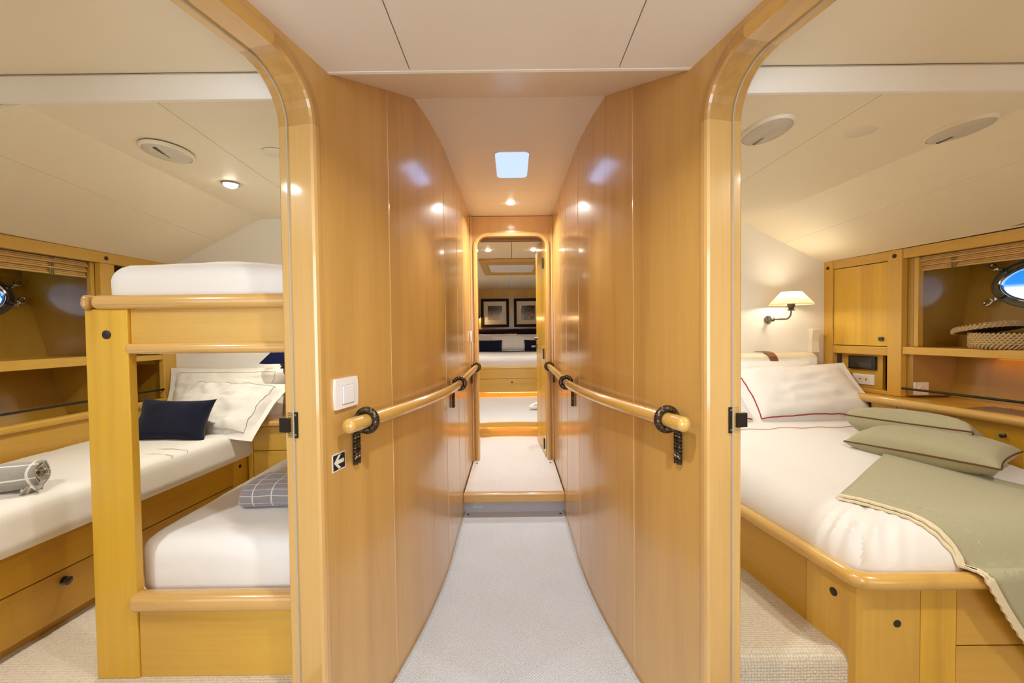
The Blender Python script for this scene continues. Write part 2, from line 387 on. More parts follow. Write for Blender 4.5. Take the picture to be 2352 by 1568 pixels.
SN = {-1: 'port', 1: 'starboard'}; LR = {-1: 'left', 1: 'right'}

# ------------------------------------------------------------------ floors
fl = struct('floor', 'pale loop-pile carpet of the lower passage and lobby', (0, 0, 0))
mb = MB(); ys = [-1.55 + i * .1 for i in range(19)] + [.4 + i * .11 for i in range(25)] + [3.06]
L_ = [(-.84 if y < .35 else -(w(y) + .02), y) for y in ys]; R_ = [(-x, y) for x, y in L_]
mb.sweep([[Vector((a[0], a[1], 0)), Vector((b[0], b[1], 0)), Vector((b[0], b[1], -.03)), Vector((a[0], a[1], -.03))] for a, b in zip(L_, R_)])
mb.build('carpet', M['carpet'], fl)
for sd in (-1, 1):
    mb = MB(); mb.tube([(sd * (w(y) - .010), y, .002) for y in ys if y > .5], .0055, 6); mb.build('carpet_binding', M['carpet'], fl)
fl = struct('floor.001', 'raised carpet of the far end of the passage and the aft cabin entry', (0, 3.0, 0))
mb = MB(); mb.box(-.338, .338, 2.90, 3.62, .12, .152); mb.box(-.75, .75, 3.62, 4.55, .12, .152); mb.build('carpet', M['carpet3'], fl)
st = thing('stair_step', (0, 2.9, 0), 'wooden-edged carpeted step rising across the passage', 'step')
mb = MB(); mb.bbox(-.346, .346, 2.865, 2.905, .088, .150, .008, 3); mb.build('nosing', M['rail_x'], st)
mb = MB(); mb.box(-.346, .346, 2.925, 2.945, 0, .125); mb.build('riser', M['riser'], st, label='grey carpeted riser under the nosing')
mb = MB(); mb.box(-.346, .346, 2.9, 3.05, .112, .120); mb.build('tread_board', M['honey_x'], st)
for sd in (-1, 1):
    t = tagm(MB().lathe([(.0, .0035), (.006, .003), (.008, 0)], Matrix.Translation((sd * .315, 2.885, .001)), 12).build('carpet_stud', M['bronze2']),
             'small dark carpet stud at the %s foot of the passage step' % LR[sd], 'stud', 'carpet studs')
    t = tagm(MB().lathe([(.0, .0035), (.006, .003), (.008, 0)], Matrix.Translation((sd * .305, 3.52, .153)), 12).build('carpet_stud', M['bronze2']),
             'small dark carpet stud by the %s foot of the far doorway' % LR[sd], 'stud', 'carpet studs')
hs = struct('trim_1', 'unseen light-blocking shell added outside the lined rooms', (0, 3, -.06))  # dark shell added to stop sky light leaking into the rooms
MB().box(-2.95, 2.95, -1.6, 8.4, -.08, -.05).build('bottom_light_block', M['gap'], hs)
MB().box(-2.95, 2.95, -1.6, 8.4, 2.30, 2.33).build('deck_light_block', M['gap'], hs)
for sd in (-1, 1):
    MB().box(*sorted((sd * 2.28, sd * 2.95)), -.7, 3.6, 1.70, 1.73).build('shell_light_block', M['gap'], hs)
    MB().box(*sorted((sd * 2.24, sd * 2.95)), -.7, 3.6, .68, .72).build('shell_light_block', M['gap'], hs)
    MB().box(*sorted((sd * 2.92, sd * 2.95)), -.7, 3.6, -.05, .70).build('shell_light_block', M['gap'], hs)
    MB().box(*sorted((sd * 2.92, sd * 2.95)), -.7, 3.6, 1.72, 2.30).build('shell_light_block', M['gap'], hs)
    MB().box(*sorted((sd * .84, sd * 2.95)), -.68, -.65, -.05, 2.30).build('shell_light_block', M['gap'], hs)
    MB().box(*sorted((sd * .38, sd * 2.95)), 2.94, 2.97, -.05, 2.30).build('shell_light_block', M['gap'], hs)
MB().box(-.95, .95, -1.60, -1.56, -.05, 2.30).build('shell_light_block', M['gap'], hs)
# cabin floors, raised .25
def cabin_floor(sd, y0, y1, name, lab, hy=None):
    o = struct(name, lab, (sd * 1.4, 1.5, 0)); yy = [y0, .45, 1.12, 1.2, 1.43, 1.8, 2.35, y1]; yy = [y for y in yy if y0 <= y <= y1]
    xin = lambda y: sd * ((w(max(y, 0)) + .10) if y > .2 else .85)
    rings = []
    if sd == 1:
        rr = .035
        for k in range(6):
            a = PI / 2 * k / 5; y = y0 + rr - rr * math.cos(a); z = .25 - rr + rr * math.sin(a); rings.append((y, z, 0 if k else 0))
        prof = [(y0, -.02)] + [(a, b) for a, b, _ in rings] + [(1.43, .25), (1.8, .25), (2.35, .25), (y1, .25)]
    else: prof = [(y0, .25)] + [(y, .25) for y in yy[1:]]
    rg = [[Vector((xin(y), y, z)), Vector((sd * 2.8, y, z))] for y, z in prof]
    m_ = MB().sweep(rg, False, caps=False); m_.build('carpet', M['carpet2'], o)
cabin_floor(-1, -.6, 2.72, 'floor.002', 'cream ribbed carpet on the raised floor of the bunk cabin')
cabin_floor(1, 1.285, 2.92, 'floor.003', 'cream ribbed carpet with a rolled edge on the raised floor of the double cabin')
o = tagm(MB().box(.86, 2.8, -.6, 1.28, -.03, 0).build('floor.004', M['carpet2']), 'lower carpet at the entry of the double cabin', kind='structure')

# ------------------------------------------------------------------ passage walls and cabin doorways
for sd in (-1, 1):
    wl = struct('wall_' + LR[sd], 'curved maple-panelled passage wall on the %s' % LR[sd], (sd * .4, 2.2, 0))
    # panel holding the doorway
    op = arch(.018); y152 = -(1.522 - 1.15) * K; sc = -(1.212 - 1.15) * K
    pts = [(y152, 0), (y152, top(1.522)), (sc, 1.975), (1.35, 1.975), (1.35, 0)] + list(reversed(op))
    MB().poly(pts, lambda s, z: WP(sd, s, 0, z), lambda s, z: WP(sd, s, .03, z)).build('wall_panel', M['panel_z'], wl)
    MB().poly(pts, lambda s, z: WP(sd, s, .062, z), lambda s, z: WP(sd, s, .09, z)).build('cabin_side_lining', M['honey_z'], wl)
    for y0, y1 in ((1.527, 2.226), (2.230, 2.712), (2.716, 3.02), (3.024, 3.66)):
        N = 14; rings = []
        for k in range(N + 1):
            y = y0 + (y1 - y0) * k / N; tz = top(y) + .004
            rings.append([Vector((sd * w(y), y, 0)), Vector((sd * w(y), y, tz)), Vector((sd * (w(y) + .03), y, tz)), Vector((sd * (w(y) + .03), y, 0))])
        m_ = MB().sweep(rings, True, True); o = m_.build('wall_panel', M['panel_z'], wl)
        for p in o.data.polygons:
            if abs(p.normal.z) > .5 or abs(p.normal.y) > .8: p.use_smooth = False
    for y in (1.5245, 2.228, 2.714, 3.022):
        wd = .0035 if y < 2 else .0022
        MB().box(-wd, wd, -.012, .0012, 0, top(y), lambda a, b, c: (sd * (w(y) - b), y + a, c)).build('joint_bead', M['bead'], wl)
    # inner cabin side of the passage wall further forward
    rings = []
    for k in range(15):
        y = 1.5 + 1.42 * k / 14; rings.append([Vector((sd * (w(y) + .07), y, .2)), Vector((sd * (w(y) + .07), y, 2.05)), Vector((sd * (w(y) + .09), y, 2.05)), Vector((sd * (w(y) + .09), y, .2))])
    MB().sweep(rings).build('cabin_side_lining', M['wallwhite'], wl)
    # doorway frame: swept rounded liner in pieces
    d = struct('door_%d' % (1 if sd < 0 else 2), 'round-cornered maple doorway opening into the %s cabin' % LR[sd], (sd * .52, 1.15, 0))
    sec = [(-.003, -.032), (-.0065, -.027), (-.0075, -.012), (-.005, -.004), (.001, .0), (.068, .0), (.070, .0035), (.092, .0035), (.098, -.001), (.099, -.010), (.099, -.03)]
    def frame_piece(nm, idx, mat):
        rings = []
        for i in idx:
            ring = []
            for n_, t_ in sec:
                p = arch(-t_)[i]; ring.append(WP(sd, p[0], n_, p[1]))
            rings.append(ring)
        MB().sweep(rings, True, False).build(nm, mat, d)
    frame_piece('jamb', [0, 1], M['trim']); frame_piece('corner_block', list(range(1, 12)), M['trim_c']); frame_piece('head', [11, 12], M['trim_y'])
    frame_piece('corner_block', list(range(12, 23)), M['trim_c']); frame_piece('jamb', [22, 23], M['trim'])
    ss = [(.0675, .0015), (.0675, .0045), (.0710, .0045), (.0710, .0015)]
    rings = [[WP(sd, arch(-t_)[i][0], n_, arch(-t_)[i][1]) for n_, t_ in ss] for i in range(24)]
    MB().sweep(rings).build('rubber_seal', M['seal'], d)
    sp_ = MB().box(.018, .0215, .058, .088, .968, 1.038, lambda s, n, z: WP(sd, s, n, z)).build('strike_plate', M['bronze2'], d)
    MB().box(.0215, .030, .078, .108, .984, 1.022, lambda s, n, z: WP(sd, s, n, z)).build('latch_lip', M['bronze2'], sp_)
    for z in (.976, 1.030): MB().lathe([(0, .0012), (.003, .0008), (.0034, 0)], frameT(WP(sd, .0216, .064, z), (0, 0, 1), (1, 0, 0), (sd * .235, -1, 0)), 10).build('screw', M['antique'], sp_)
# near end of the lobby: bulkheads behind the camera
wb = struct('wall_back', 'maple bulkhead of the lobby behind the viewpoint', (0, -1.5, 0))
MB().box(-.95, .95, -1.53, -1.5, 0, 1.98).build('wall_panel', M['panel_z'], wb)
for sd in (-1, 1):
    MB().box(min(sd * .80, sd * .83), max(sd * .80, sd * .83), -1.5, -.12, 0, 1.98).build('wall_panel', M['panel_z'], wb)
# cabin bulkheads
for sd, yf, nm in ((-1, 2.7, 'bunk cabin'), (1, 2.9, 'double cabin')):
    o = struct('wall_%s.001' % LR[sd], 'ivory lined far bulkhead of the %s' % nm, (sd * 1.5, yf, 0))
    MB().box(min(sd * .38, sd * 2.8), max(sd * .38, sd * 2.8), yf, yf + .03, 0, 2.05).build('lining', M['wallwhite'], o)
    o = struct('wall_%s.002' % LR[sd], 'near bulkhead of the %s behind the viewpoint' % nm, (sd * 1.5, -.6, 0))
    MB().box(min(sd * .83, sd * 2.85), max(sd * .83, sd * 2.85), -.63, -.6, 0, 2.0).build('lining', M['wallwhite'], o)
    MB().box(min(sd * 2.80, sd * 2.83), max(sd * 2.80, sd * 2.83), -.6, .6, 0, 2.0).build('lining', M['wallwhite'], o)

# ------------------------------------------------------------------ ceilings
def slab(pts, t=.012):      # pts: 3D outline, thickness upwards
    m_ = MB(); n = len(pts); a = [Vector(p) for p in pts]; b = [p + Vector((0, 0, t)) for p in a]
    m_.add(a + b, [tuple(range(n)), tuple(reversed(range(n, 2 * n)))] + [(i, (i + 1) % n, n + (i + 1) % n, n + i) for i in range(n)]); return m_
ce = struct('ceiling', 'pale vinyl ceiling panels over the lobby and passage', (0, .5, 1.975))
for x0, x1 in ((-.86, -.2765), (-.2735, .3025), (.3055, .86)):
    # outline follows the flared walls
    if x0 < -.5: pts = [(x1, -1.53), (x1, 1.212)] + [(-w(y) - .0, y) for y in (1.212, .6, .2)] + [(-.86, -.1), (-.86, -1.53)]
    elif x1 > .5: pts = [(x0, -1.53), (.86, -1.53), (.86, -.1)] + [(w(y), y) for y in (.2, .6, 1.212)] + [(x0, 1.212)]
    else: pts = [(x0, -1.53), (x1, -1.53), (x1, 1.212), (x0, 1.212)]
    slab([(x, y, 1.975) for x, y in pts]).build('ceiling_panel', M['ceil_mid'], ce)
MB().box(-.9, .9, -1.53, 1.212, 1.990, 1.994).build('backing', M['gap'], ce)
slab([(-w(1.212), 1.214, 1.976), (w(1.212), 1.214, 1.976), (w(1.5), 1.5, top(1.5)), (w(1.758), 1.758, top(1.758)), (-w(1.758), 1.758, top(1.758)), (-w(1.5), 1.5, top(1.5))]).build('sloped_panel', M['ceil_mid'], ce)
MB().box(-.505, .505, 1.203, 1.214, 1.974, 1.990).build('edge_trim', M['fascia'], ce)
slab([(w(y), y, top(y)) for y in (1.760, 1.9, 2.1, 2.3, 2.953)] + [(-w(y), y, top(y)) for y in (2.953, 2.3, 2.1, 1.9, 1.760)]).build('ceiling_panel', M['ceil_mid'], ce)
slab([(.345, 2.956, top(2.956)), (.345, 3.66, top(3.66)), (-.345, 3.66, top(3.66)), (-.345, 2.956, top(2.956))]).build('ceiling_panel', M['ceil_mid'], ce)
MB().box(-.5, .5, 1.5, 3.66, 2.24, 2.25).build('backing', M['gap'], ce)
# cabin ceilings
CE = {-1: dict(yf=2.72, kn=((1.36, 1.20, 1.90), (1.58, 2.72, 1.973)), hf=((2.245, 1.20, 1.70), (2.135, 2.72, 1.688)), seam=((.985, 1.20), (1.19, 2.72)), zf=1.973),
      1: dict(yf=2.92, kn=((1.54, 1.20, 1.90), (1.585, 2.92, 1.956)), hf=((2.45, 1.20, 1.70), (2.11, 2.92, 1.688)), seam=((1.043, 1.20), (1.095, 2.92)), zf=1.956)}
def lerp(a, b, t): return tuple(x + (y - x) * t for x, y in zip(a, b))
for sd in (-1, 1):
    q = CE[sd]; S = lambda p: (sd * p[0], p[1], p[2])
    ce = struct('ceiling.00%d' % (1 if sd < 0 else 2), 'cream vinyl ceiling of the %s cabin with a dropped beam face' % LR[sd], (sd * 1.4, 1.2, 1.9))
    # near, higher part of the ceiling
    pts = [(sd * (w(y) + .03), y) for y in (1.19, .8, .2)] + [(sd * .86, -.1), (sd * .86, -.6), (sd * 2.85, -.6), (sd * 2.85, 1.19)]
    slab([(x, y, 1.970) for x, y in pts]).build('ceiling_panel', M['ceil'], ce)
    MB().box(min(sd * .60, sd * 2.8), max(sd * .60, sd * 2.8), 1.192, 1.205, 1.898, 1.967).build('beam_face', M['fascia'], ce)
    MB().box(min(sd * .60, sd * 2.8), max(sd * .60, sd * 2.8), 1.189, 1.204, 1.9665, 1.9682).build('beam_groove', M['groove'], ce)
    zf, yf = q['zf'], q['yf']; zz = lambda y: 1.90 + (zf - 1.90) * (y - 1.20) / (yf - 1.20)
    yy = [1.207, 1.5, 1.9, 2.35, yf]; inn = [(w(y) + .07, y, zz(y)) for y in yy]
    s0, s1 = q['seam']; sm = lambda y, o_: (s0[0] + (s1[0] - s0[0]) * (y - 1.2) / (yf - 1.2) + o_, y, zz(y))
    slab([S(p) for p in inn] + [S(sm(yf, -.0012)), S(sm(1.207, -.0012))]).build('ceiling_panel', M['ceil'], ce)
    k0, k1 = q['kn']; k0 = (k0[0], 1.207, k0[2])
    slab([S(sm(1.207, .0012)), S(sm(yf, .0012)), S(k1), S(k0)]).build('ceiling_panel', M['ceil'], ce)
    h0, h1 = q['hf']; h0 = (h0[0], 1.207, h0[2])
    ta, tb = (.30, .49) if sd < 0 else (.30, .50)
    m0, m1 = lerp(k0, h0, ta), lerp(k1, h1, tb); e0, e1 = lerp(k0, h0, ta + .002), lerp(k1, h1, tb + .003)
    def ruled(a0, a1, b0, b1):
        m_ = MB(); N = 8; rg = []
        for i in range(N + 1):
            a = Vector(S(lerp(a0, a1, i / N))); b = Vector(S(lerp(b0, b1, i / N))); rg.append([a, b, b + Vector((0, 0, .012)), a + Vector((0, 0, .012))])
        m_.sweep(rg, True, True); return m_
    ruled(k0, k1, m0, m1).build('sloped_panel', M['ceil'], ce); ruled(e0, e1, h0, h1).build('sloped_panel', M['ceil'], ce)
    MB().box(min(sd * .60, sd * 2.85), max(sd * .60, sd * 2.85), 1.21, 2.95, 2.03, 2.04).build('backing', M['gap'], ce)
    q['zz'] = zz

# ------------------------------------------------------------------ far doorway, aft cabin shell
wf = struct('wall_front', 'maple bulkhead around the far doorway at the end of the passage', (0, 3.65, .15))
def farch(t):
    r = .085; zt = 2.045; a = .287; pts = [(-a - t, .15)]
    for k in range(9): g = PI / 2 * k / 8; pts.append((-a + r - (r + t) * math.cos(g), zt - r + (r + t) * math.sin(g)))
    for k in range(9): g = PI / 2 * k / 8; pts.append((a - r + (r + t) * math.sin(g), zt - r + (r + t) * math.cos(g)))
    pts.append((a + t, .15)); return pts
pts = [(-.346, .15), (-.346, 2.215), (.346, 2.215), (.346, .15)] + list(reversed(farch(.03)))
MB().poly(pts, lambda x, z: Vector((x, 3.62, z)), lambda x, z: Vector((x, 3.68, z))).build('bulkhead_panel', M['panel_z'], wf)
d3 = struct('door_3', 'round-topped maple door frame at the far end of the passage', (0, 3.6, .15))
secf = [(3.612, .034), (3.600, .030), (3.596, .014), (3.600, .003), (3.606, 0), (3.69, 0), (3.69, .034)]
rings = [[Vector((farch(t_)[i][0], y_, farch(t_)[i][1])) for y_, t_ in secf] for i in range(20)]
MB().sweep(rings).build('frame', M['trim'], d3)
for sd in (-1, 1):
    MB().bbox(*sorted((sd * .331, sd * .345)), 3.585, 3.62, .15, 2.21, .004).build('corner_post', M['trim'], d3)
# open door leaf
dl = thing('open_door', (.283, 3.70, .165), 'honey maple cabin door standing open inside the far doorway', 'door')
dirv = Vector((-.045, .61, 0)).normalized(); nrm = Vector((-dirv.y, dirv.x, 0))
def DL(a, b, z): return Vector((.283, 3.69, 0)) + dirv * a + nrm * b + Vector((0, 0, z))
r = .08; pts = [(0, .165), (.57, .165), (.57, 2.03 - r)] + [(.57 - r + r * math.cos(PI / 2 * k / 6), 2.03 - r + r * math.sin(PI / 2 * k / 6)) for k in range(1, 7)] + \
    [(r - r * math.sin(PI / 2 * k / 6), 2.03 - r + r * math.cos(PI / 2 * k / 6)) for k in range(0, 7)]
MB().poly(pts, lambda a, z: DL(a, 0, z), lambda a, z: DL(a, -.03, z)).build('door_leaf', M['gold_z'], dl)
for z in (.27, 1.05, 1.83):
    MB().bbox(.262, .276, 3.675, 3.70, z - .045, z + .045, .003).build('hinge', M['bronze2'], dl)
h_ = MB().tube([DL(.50, .0, 1.098), DL(.50, .05, 1.098), DL(.49, .055, 1.098), DL(.42, .055, 1.098)], .008, 10).build('lever_handle', M['antique'], dl)
MB().lathe([(.022, 0), (.022, .006), (.012, .010), (0, .010)], frameT(DL(.50, 0, 1.098), dirv, (0, 0, 1), nrm), 16).build('rose', M['antique'], h_)
MB().lathe([(.014, 0), (.014, .02), (.009, .028), (0, .028)], frameT(DL(.50, 0, 1.175), dirv, (0, 0, 1), nrm), 16).build('lock_turn', M['bronze'], dl)
# aft cabin room
fa = struct('floor.005', 'cream carpet of the aft cabin on its upper level', (0, 5.5, .3))
rg = []
for i in range(21):
    x = -2.0 + 4.0 * i / 20; rg.append((x, 4.31 + .115 * (1 - (x / .55) ** 2 if abs(x) < 1.2 else 1 - 4.76)))
m_ = MB(); m_.add([Vector((x, y, .30)) for x, y in rg] + [Vector((x, 6.2, .30)) for x, y in rg], [(i, i + 1, 22 + i, 21 + i) for i in range(20)]); m_.build('carpet', M['carpet3'], fa)
stp = thing('aft_step', (0, 4.4, .15), 'curved wooden-edged step inside the aft cabin lit by amber strip light', 'step')
def curvebar(y_off, d0, z0, z1):
    m_ = MB(); m_.sweep([[Vector((x, y + y_off, z0)), Vector((x, y + y_off, z1)), Vector((x, y + y_off + d0, z1)), Vector((x, y + y_off + d0, z0))] for x, y in rg[6:15]]); return m_
curvebar(-.01, .04, .255, .302).build('nosing', M['honey_x'], stp); curvebar(.035, .02, .15, .29).build('riser', M['honey_x'], stp)
curvebar(.022, .006, .246, .252).build('led_strip', M['led'], stp, label='glowing amber strip under the nosing')
aw = struct('wall_front.001', 'honey maple walls of the aft cabin', (0, 8.3, .3))
MB().box(-2.0, 2.0, 8.3, 8.34, .2, 2.10).build('wall_panel', M['honey_z'], aw)
MB().box(-2.04, -2.0, 3.69, 8.34, .1, 2.10).build('wall_panel', M['honey_z'], aw); MB().box(2.0, 2.04, 3.69, 8.34, .1, 2.10).build('wall_panel', M['honey_z'], aw)
for sd in (-1, 1): MB().box(*sorted((sd * .346, sd * 2.0)), 3.66, 3.70, .1, 2.10).build('wall_panel', M['honey_z'], aw)
MB().box(-2, 2, 3.69, 4.9, .10, .148).build('floor_base', M['carpet3'], aw)
ca = struct('ceiling.003', 'pale ceiling panels of the aft cabin', (0, 6, 2.07))
slab([(-2.0, 3.69, 2.07), (.003, 3.69, 2.07), (.003, 8.3, 2.06), (-2.0, 8.3, 2.06)]).build('ceiling_panel', M['ceil'], ca)
slab([(.007, 3.69, 2.07), (2.0, 3.69, 2.07), (2.0, 8.3, 2.06), (.007, 8.3, 2.06)]).build('ceiling_panel', M['ceil'], ca)
MB().box(-.4, .4, 3.66, 3.71, 2.02, 2.25).build('backing', M['gap'], ca)
hatch = thing('roof_hatch', (0, 5.4, 2.0), 'square ceiling hatch with a wooden surround in the aft cabin', 'hatch')
for a in ((-.37, .37, 4.82, 5.08), (-.37, .37, 5.78, 5.98), (-.37, -.28, 5.08, 5.78), (.28, .37, 5.08, 5.78)):
    MB().bbox(a[0], a[1], a[2], a[3], 2.03, 2.068, .01).build('surround_board', M['honey_x'], hatch)
MB().bbox(-.28, .28, 5.08, 5.78, 2.045, 2.06, .004).build('blind_panel', M['white'], hatch)

# ------------------------------------------------------------------ ceiling lights and vents
def spot_fixture(key, label, seen=True):
    x, y, z, pw, c = SPOTS[key]
    t = thing('ceiling_spotlight', (x, y, z), label, 'spotlight')
    MB().lathe([(.030, 0), (.036, -.003), (.038, -.0015), (.038, .001)], Matrix.Translation((x, y, z)), 28).build('rim', M['chrome'], t)
    MB().lathe([(.029, -.002), (.026, -.009), (.016, -.014), (0, -.016)], Matrix.Translation((x, y, z)), 24).build('lens', M['lens'], t)
    l = area('spot_light', (0, 0, -.018), pw, .06, c, spread=math.radians(150)); l.parent = t
spot_fixture('lobby', 'round recessed spotlight in the lobby ceiling above the viewpoint')
spot_fixture('passage', 'round lit spotlight in the passage ceiling before the far doorway')
spot_fixture('bunk', 'round lit spotlight in the left cabin ceiling beside the oval vent')
spot_fixture('bunk_fill', 'unseen fill spotlight added in the high front part of the left cabin ceiling')
spot_fixture('double', 'round spotlight in the right cabin ceiling behind the passage wall')
spot_fixture('double_fill', 'unseen fill spotlight added in the high front part of the right cabin ceiling')
spot_fixture('aft_port', 'left lit spotlight of the pair inside the far doorway')
spot_fixture('aft_star', 'right lit spotlight of the pair inside the far doorway beside the open door')
spot_fixture('aft_mid', 'spotlight over the left side of the aft cabin bed')
spot_fixture('aft_end', 'spotlight over the right side of the aft cabin bed')
hl = thing('passage_hatch_light', (.01, 2.49, 2.20), 'rounded square daylit skylight in the passage ceiling', 'skylight')
pts = []
hw, hh, rc = .093, .197, .035
for cx_, cy_, a0 in ((1, 1, 0), (-1, 1, 90), (-1, -1, 180), (1, -1, 270)):
    for k in range(6): a = math.radians(a0 + 18 * k); pts.append((cx_ * (hw - rc) + rc * math.cos(a), cy_ * (hh - rc) + rc * math.sin(a)))
zc = 2.2075
MB().poly(pts, lambda a, b: Vector((.01 + a, 2.49 + b, zc - .004 + b * .0105)), lambda a, b: Vector((.01 + a, 2.49 + b, zc + .008 + b * .0105))).build('diffuser', M['hatchlens'], hl)
MB().tube([Vector((.01 + a * 1.015, 2.49 + b * 1.01, zc - .002 + b * .0105)) for a, b in pts], .0035, 6, closed=True).build('rim', M['white'], hl)
def vent(x, y, sd, ang, label, rx=.070, ry=.112):
    z = CE[sd]['zz'](y); t = thing('oval_air_vent', (x, y, z), label, 'air vent'); sl = (CE[sd]['zf'] - 1.90) / 1.5
    ca_, sa_ = math.cos(ang), math.sin(ang)
    def T(a, b, c): X = a * ca_ - b * sa_; Y = a * sa_ + b * ca_; return Vector((x + X, y + Y, z + Y * sl - c))
    def ovl(prof, n=40):
        m_ = MB(); N = len(prof); vs = []
        for s_, c in prof:
            for k in range(n): g = 2 * PI * k / n; vs.append(T((rx + s_) * math.cos(g), (ry + s_) * math.sin(g), c))
        fs = [(i * n + k, i * n + (k + 1) % n, (i + 1) * n + (k + 1) % n, (i + 1) * n + k) for i in range(N - 1) for k in range(n)]
        m_.add(vs, fs, True); return m_, n, N
    m_, n, N = ovl([(0, -.001), (0, .006), (-.002, .010), (-.006, .011), (-.007, .008)]); m_.build('rim', M['ventrim'], t)
    m_, n, N = ovl([(-.006, .007), (-.012, .012), (-.03, .016), (-.055, .018), (-.0695, .0185)]); m_.build('grille', M['vent'], t)
    m_ = MB(); m_.bbox(-.0055, .0055, .022, .082, .014, .0195, .002, fn=lambda a, b, c: T(a, b * 1.0 - .10 if False else b, c)); m_.build('slot', M['blackplastic'], t, label='dark slot in the grille')
vent(-1.233, 1.553, -1, math.radians(12) + PI, 'oval ceiling air vent beside the lit spotlight in the left cabin', .072, .108)
vent(.850, 1.432, 1, math.radians(-4), 'oval ceiling air vent nearest the doorway edge in the right cabin')
vent(1.497, 1.440, 1, math.radians(-6), 'oval ceiling air vent farther right over the double bed')

for sd, x, y, lb in ((-1, -.86, 1.585, 'faint flush round cover in the left cabin ceiling near the doorway edge'), (1, 1.185, 1.455, 'faint flush round cover in the right cabin ceiling between the two oval vents')):
    z = CE[sd]['zz'](y); o = MB().lathe([(.045, .002), (.045, -.0008), (.043, -.0014), (0, -.0014)], Matrix.Translation((x, y, z)), 32).build('ceiling_cover', M['coverdisc']); tagm(o, lb, 'cover')
# ------------------------------------------------------------------ handrails with rope brackets
def hx(y): return (min(w(y) - .045, .745 - .235 * y) if y < 1.43 else w(y) - .045)
def hz(y): return .958 + max(0, 2.4 - y) * .024
def rope_bracket_mesh(side):
    """local: origin on rail axis; +X towards wall, Y along rail, Z up"""
    ring = MB(); tail = MB(); R = .031
    for s_ in range(4):
        path = []
        for k in range(97):
            g = 2 * PI * k / 96; tw = 9 * g + s_ * PI / 2; rr = R + .0058 * math.cos(tw); path.append((rr * math.cos(g), .0058 * math.sin(tw) + .0, rr * math.sin(g)))
        ring.tube(path[:-1], .0056, 6, closed=True)
    for col in (-1, 1):
        for s_ in range(2):
            path = []
            for k in range(60):
                u = k / 59; g = 2 * PI * 5 * u + s_ * PI; z = -.028 - .105 * u; xx = .036 + (-.022 * (1 - min(1, u * 6)) ** 2)
                path.append((xx + .0035 * math.cos(g) - .0, col * .0075 + .0035 * math.sin(g), z))
            tail.tube(path, .0046, 6)
    return ring, tail
for sd in (-1, 1):
    t = thing('handrail', (sd * .40, 2.2, .95), 'round polished wooden handrail on the %s passage wall held by rope-shaped brackets' % LR[sd], 'handrail')
    y0 = 1.200 if sd < 0 else 1.172; yy = [y0 + (3.60 - y0) * k / 60 for k in range(61)]
    path = [Vector((sd * hx(y), y, hz(y))) for y in yy]; rad = [.0215] * 61; d0 = (path[0] - path[1]).normalized()
    pre = [path[0] + d0 * (.016 * math.sin(a)) for a in (PI / 2 * .97, 1.15, .8, .4)]; prad = [.0215 * math.cos(a) + .001 for a in (PI / 2 * .97, 1.15, .8, .4)]
    MB().tube(pre + path, .0215, 20, radii=prad + rad).build('rail', M['rail_y'], t)
    ring, tail = rope_bracket_mesh(sd)
    for y in ((1.285 if sd < 0 else 1.248), 2.40, 3.50):
        dy = Vector((sd * (hx(y + .01) - hx(y - .01)), .02, 0)).normalized(); xa = Vector((sd, 0, 0)); xa = (xa - dy * xa.dot(dy)).normalized()
        T = frameT((sd * hx(y), y, hz(y)), xa, dy, (0, 0, 1))
        b1 = MB(); b1.v = [T @ v for v in ring.v]; b1.f = ring.f; b1.smooth = ring.smooth
        ro = b1.build('rope_bracket', M['bronze'], t, label='dark bronze rope-shaped bracket')
        b2 = MB(); b2.v = [T @ v for v in tail.v]; b2.f = tail.f; b2.smooth = tail.smooth; b2.build('rope_tail', M['bronze'], ro)

# ------------------------------------------------------------------ switch, sign, sensor, riser outlet
sw = thing('light_switch', WP(-1, -.107, 0, 1.075), 'white square light switch on the left passage wall above the handrail end', 'light switch')
pts = []
for k in range(9): u = -1 + 2 * k / 8; pts.append((-.052 - .004 * (1 - u * u), u * .044))
for k in range(9): u = 1 - 2 * k / 8; pts.append((.052 + .004 * (1 - u * u), u * .044))
MB().poly(pts, lambda a, b: WP(-1, -.107 + a, -.008, 1.075 + b), lambda a, b: WP(-1, -.107 + a, .0, 1.075 + b)).build('plate', M['white'], sw)
F = lambda a, b, c: WP(-1, -.110 + a, b, 1.070 + c)
MB().box(-.0285, .0285, -.0086, -.007, -.028, .028, F).build('rocker_gap', M['greyline'], sw)
MB().bbox(-.027, .027, -.0115, -.007, -.0265, .0265, .002, fn=F).build('rocker', M['white'], sw)
sg = thing('arrow_sign', WP(-1, -.068, 0, .88), 'small navy sign with a pale arrow pointing left, beside the handrail bracket', 'sign')
F = lambda a, b, c: WP(-1, -.0705 + a, b, .881 + c)
MB().box(-.030, .030, -.0016, 0, -.0255, .0255, F).build('backing_plate', M['signglow'], sg)
MB().box(-.0262, .0262, -.0022, -.0016, -.0217, .0217, F).build('sign_face', M['signface'], sg)
ar = [(.0235, 0), (.004, .0195), (-.0075, .0195), (.007, .0055), (-.0215, .0055), (-.0215, -.0055), (.007, -.0055), (-.0075, -.0195), (.004, -.0195)]
MB().poly(ar, lambda a, c: F(a, -.0028, c), lambda a, c: F(a, -.0022, c)).build('arrow', M['signglow'], sg)
sn = thing('wall_sensor', (-.345, 3.47, 1.21), 'small white oblong device on the left wall near the far doorway', 'sensor')
MB().bbox(-.345, -.329, 3.45, 3.49, 1.163, 1.255, .008, 3, smooth=True).build('casing', M['white'], sn); MB().box(-.3292, -.3285, 3.466, 3.474, 1.20, 1.215).build('button', M['redline'], sn)
po = thing('power_outlet', (-.25, 2.92, .03), 'pale green power socket in the grey riser below the passage step', 'power socket')
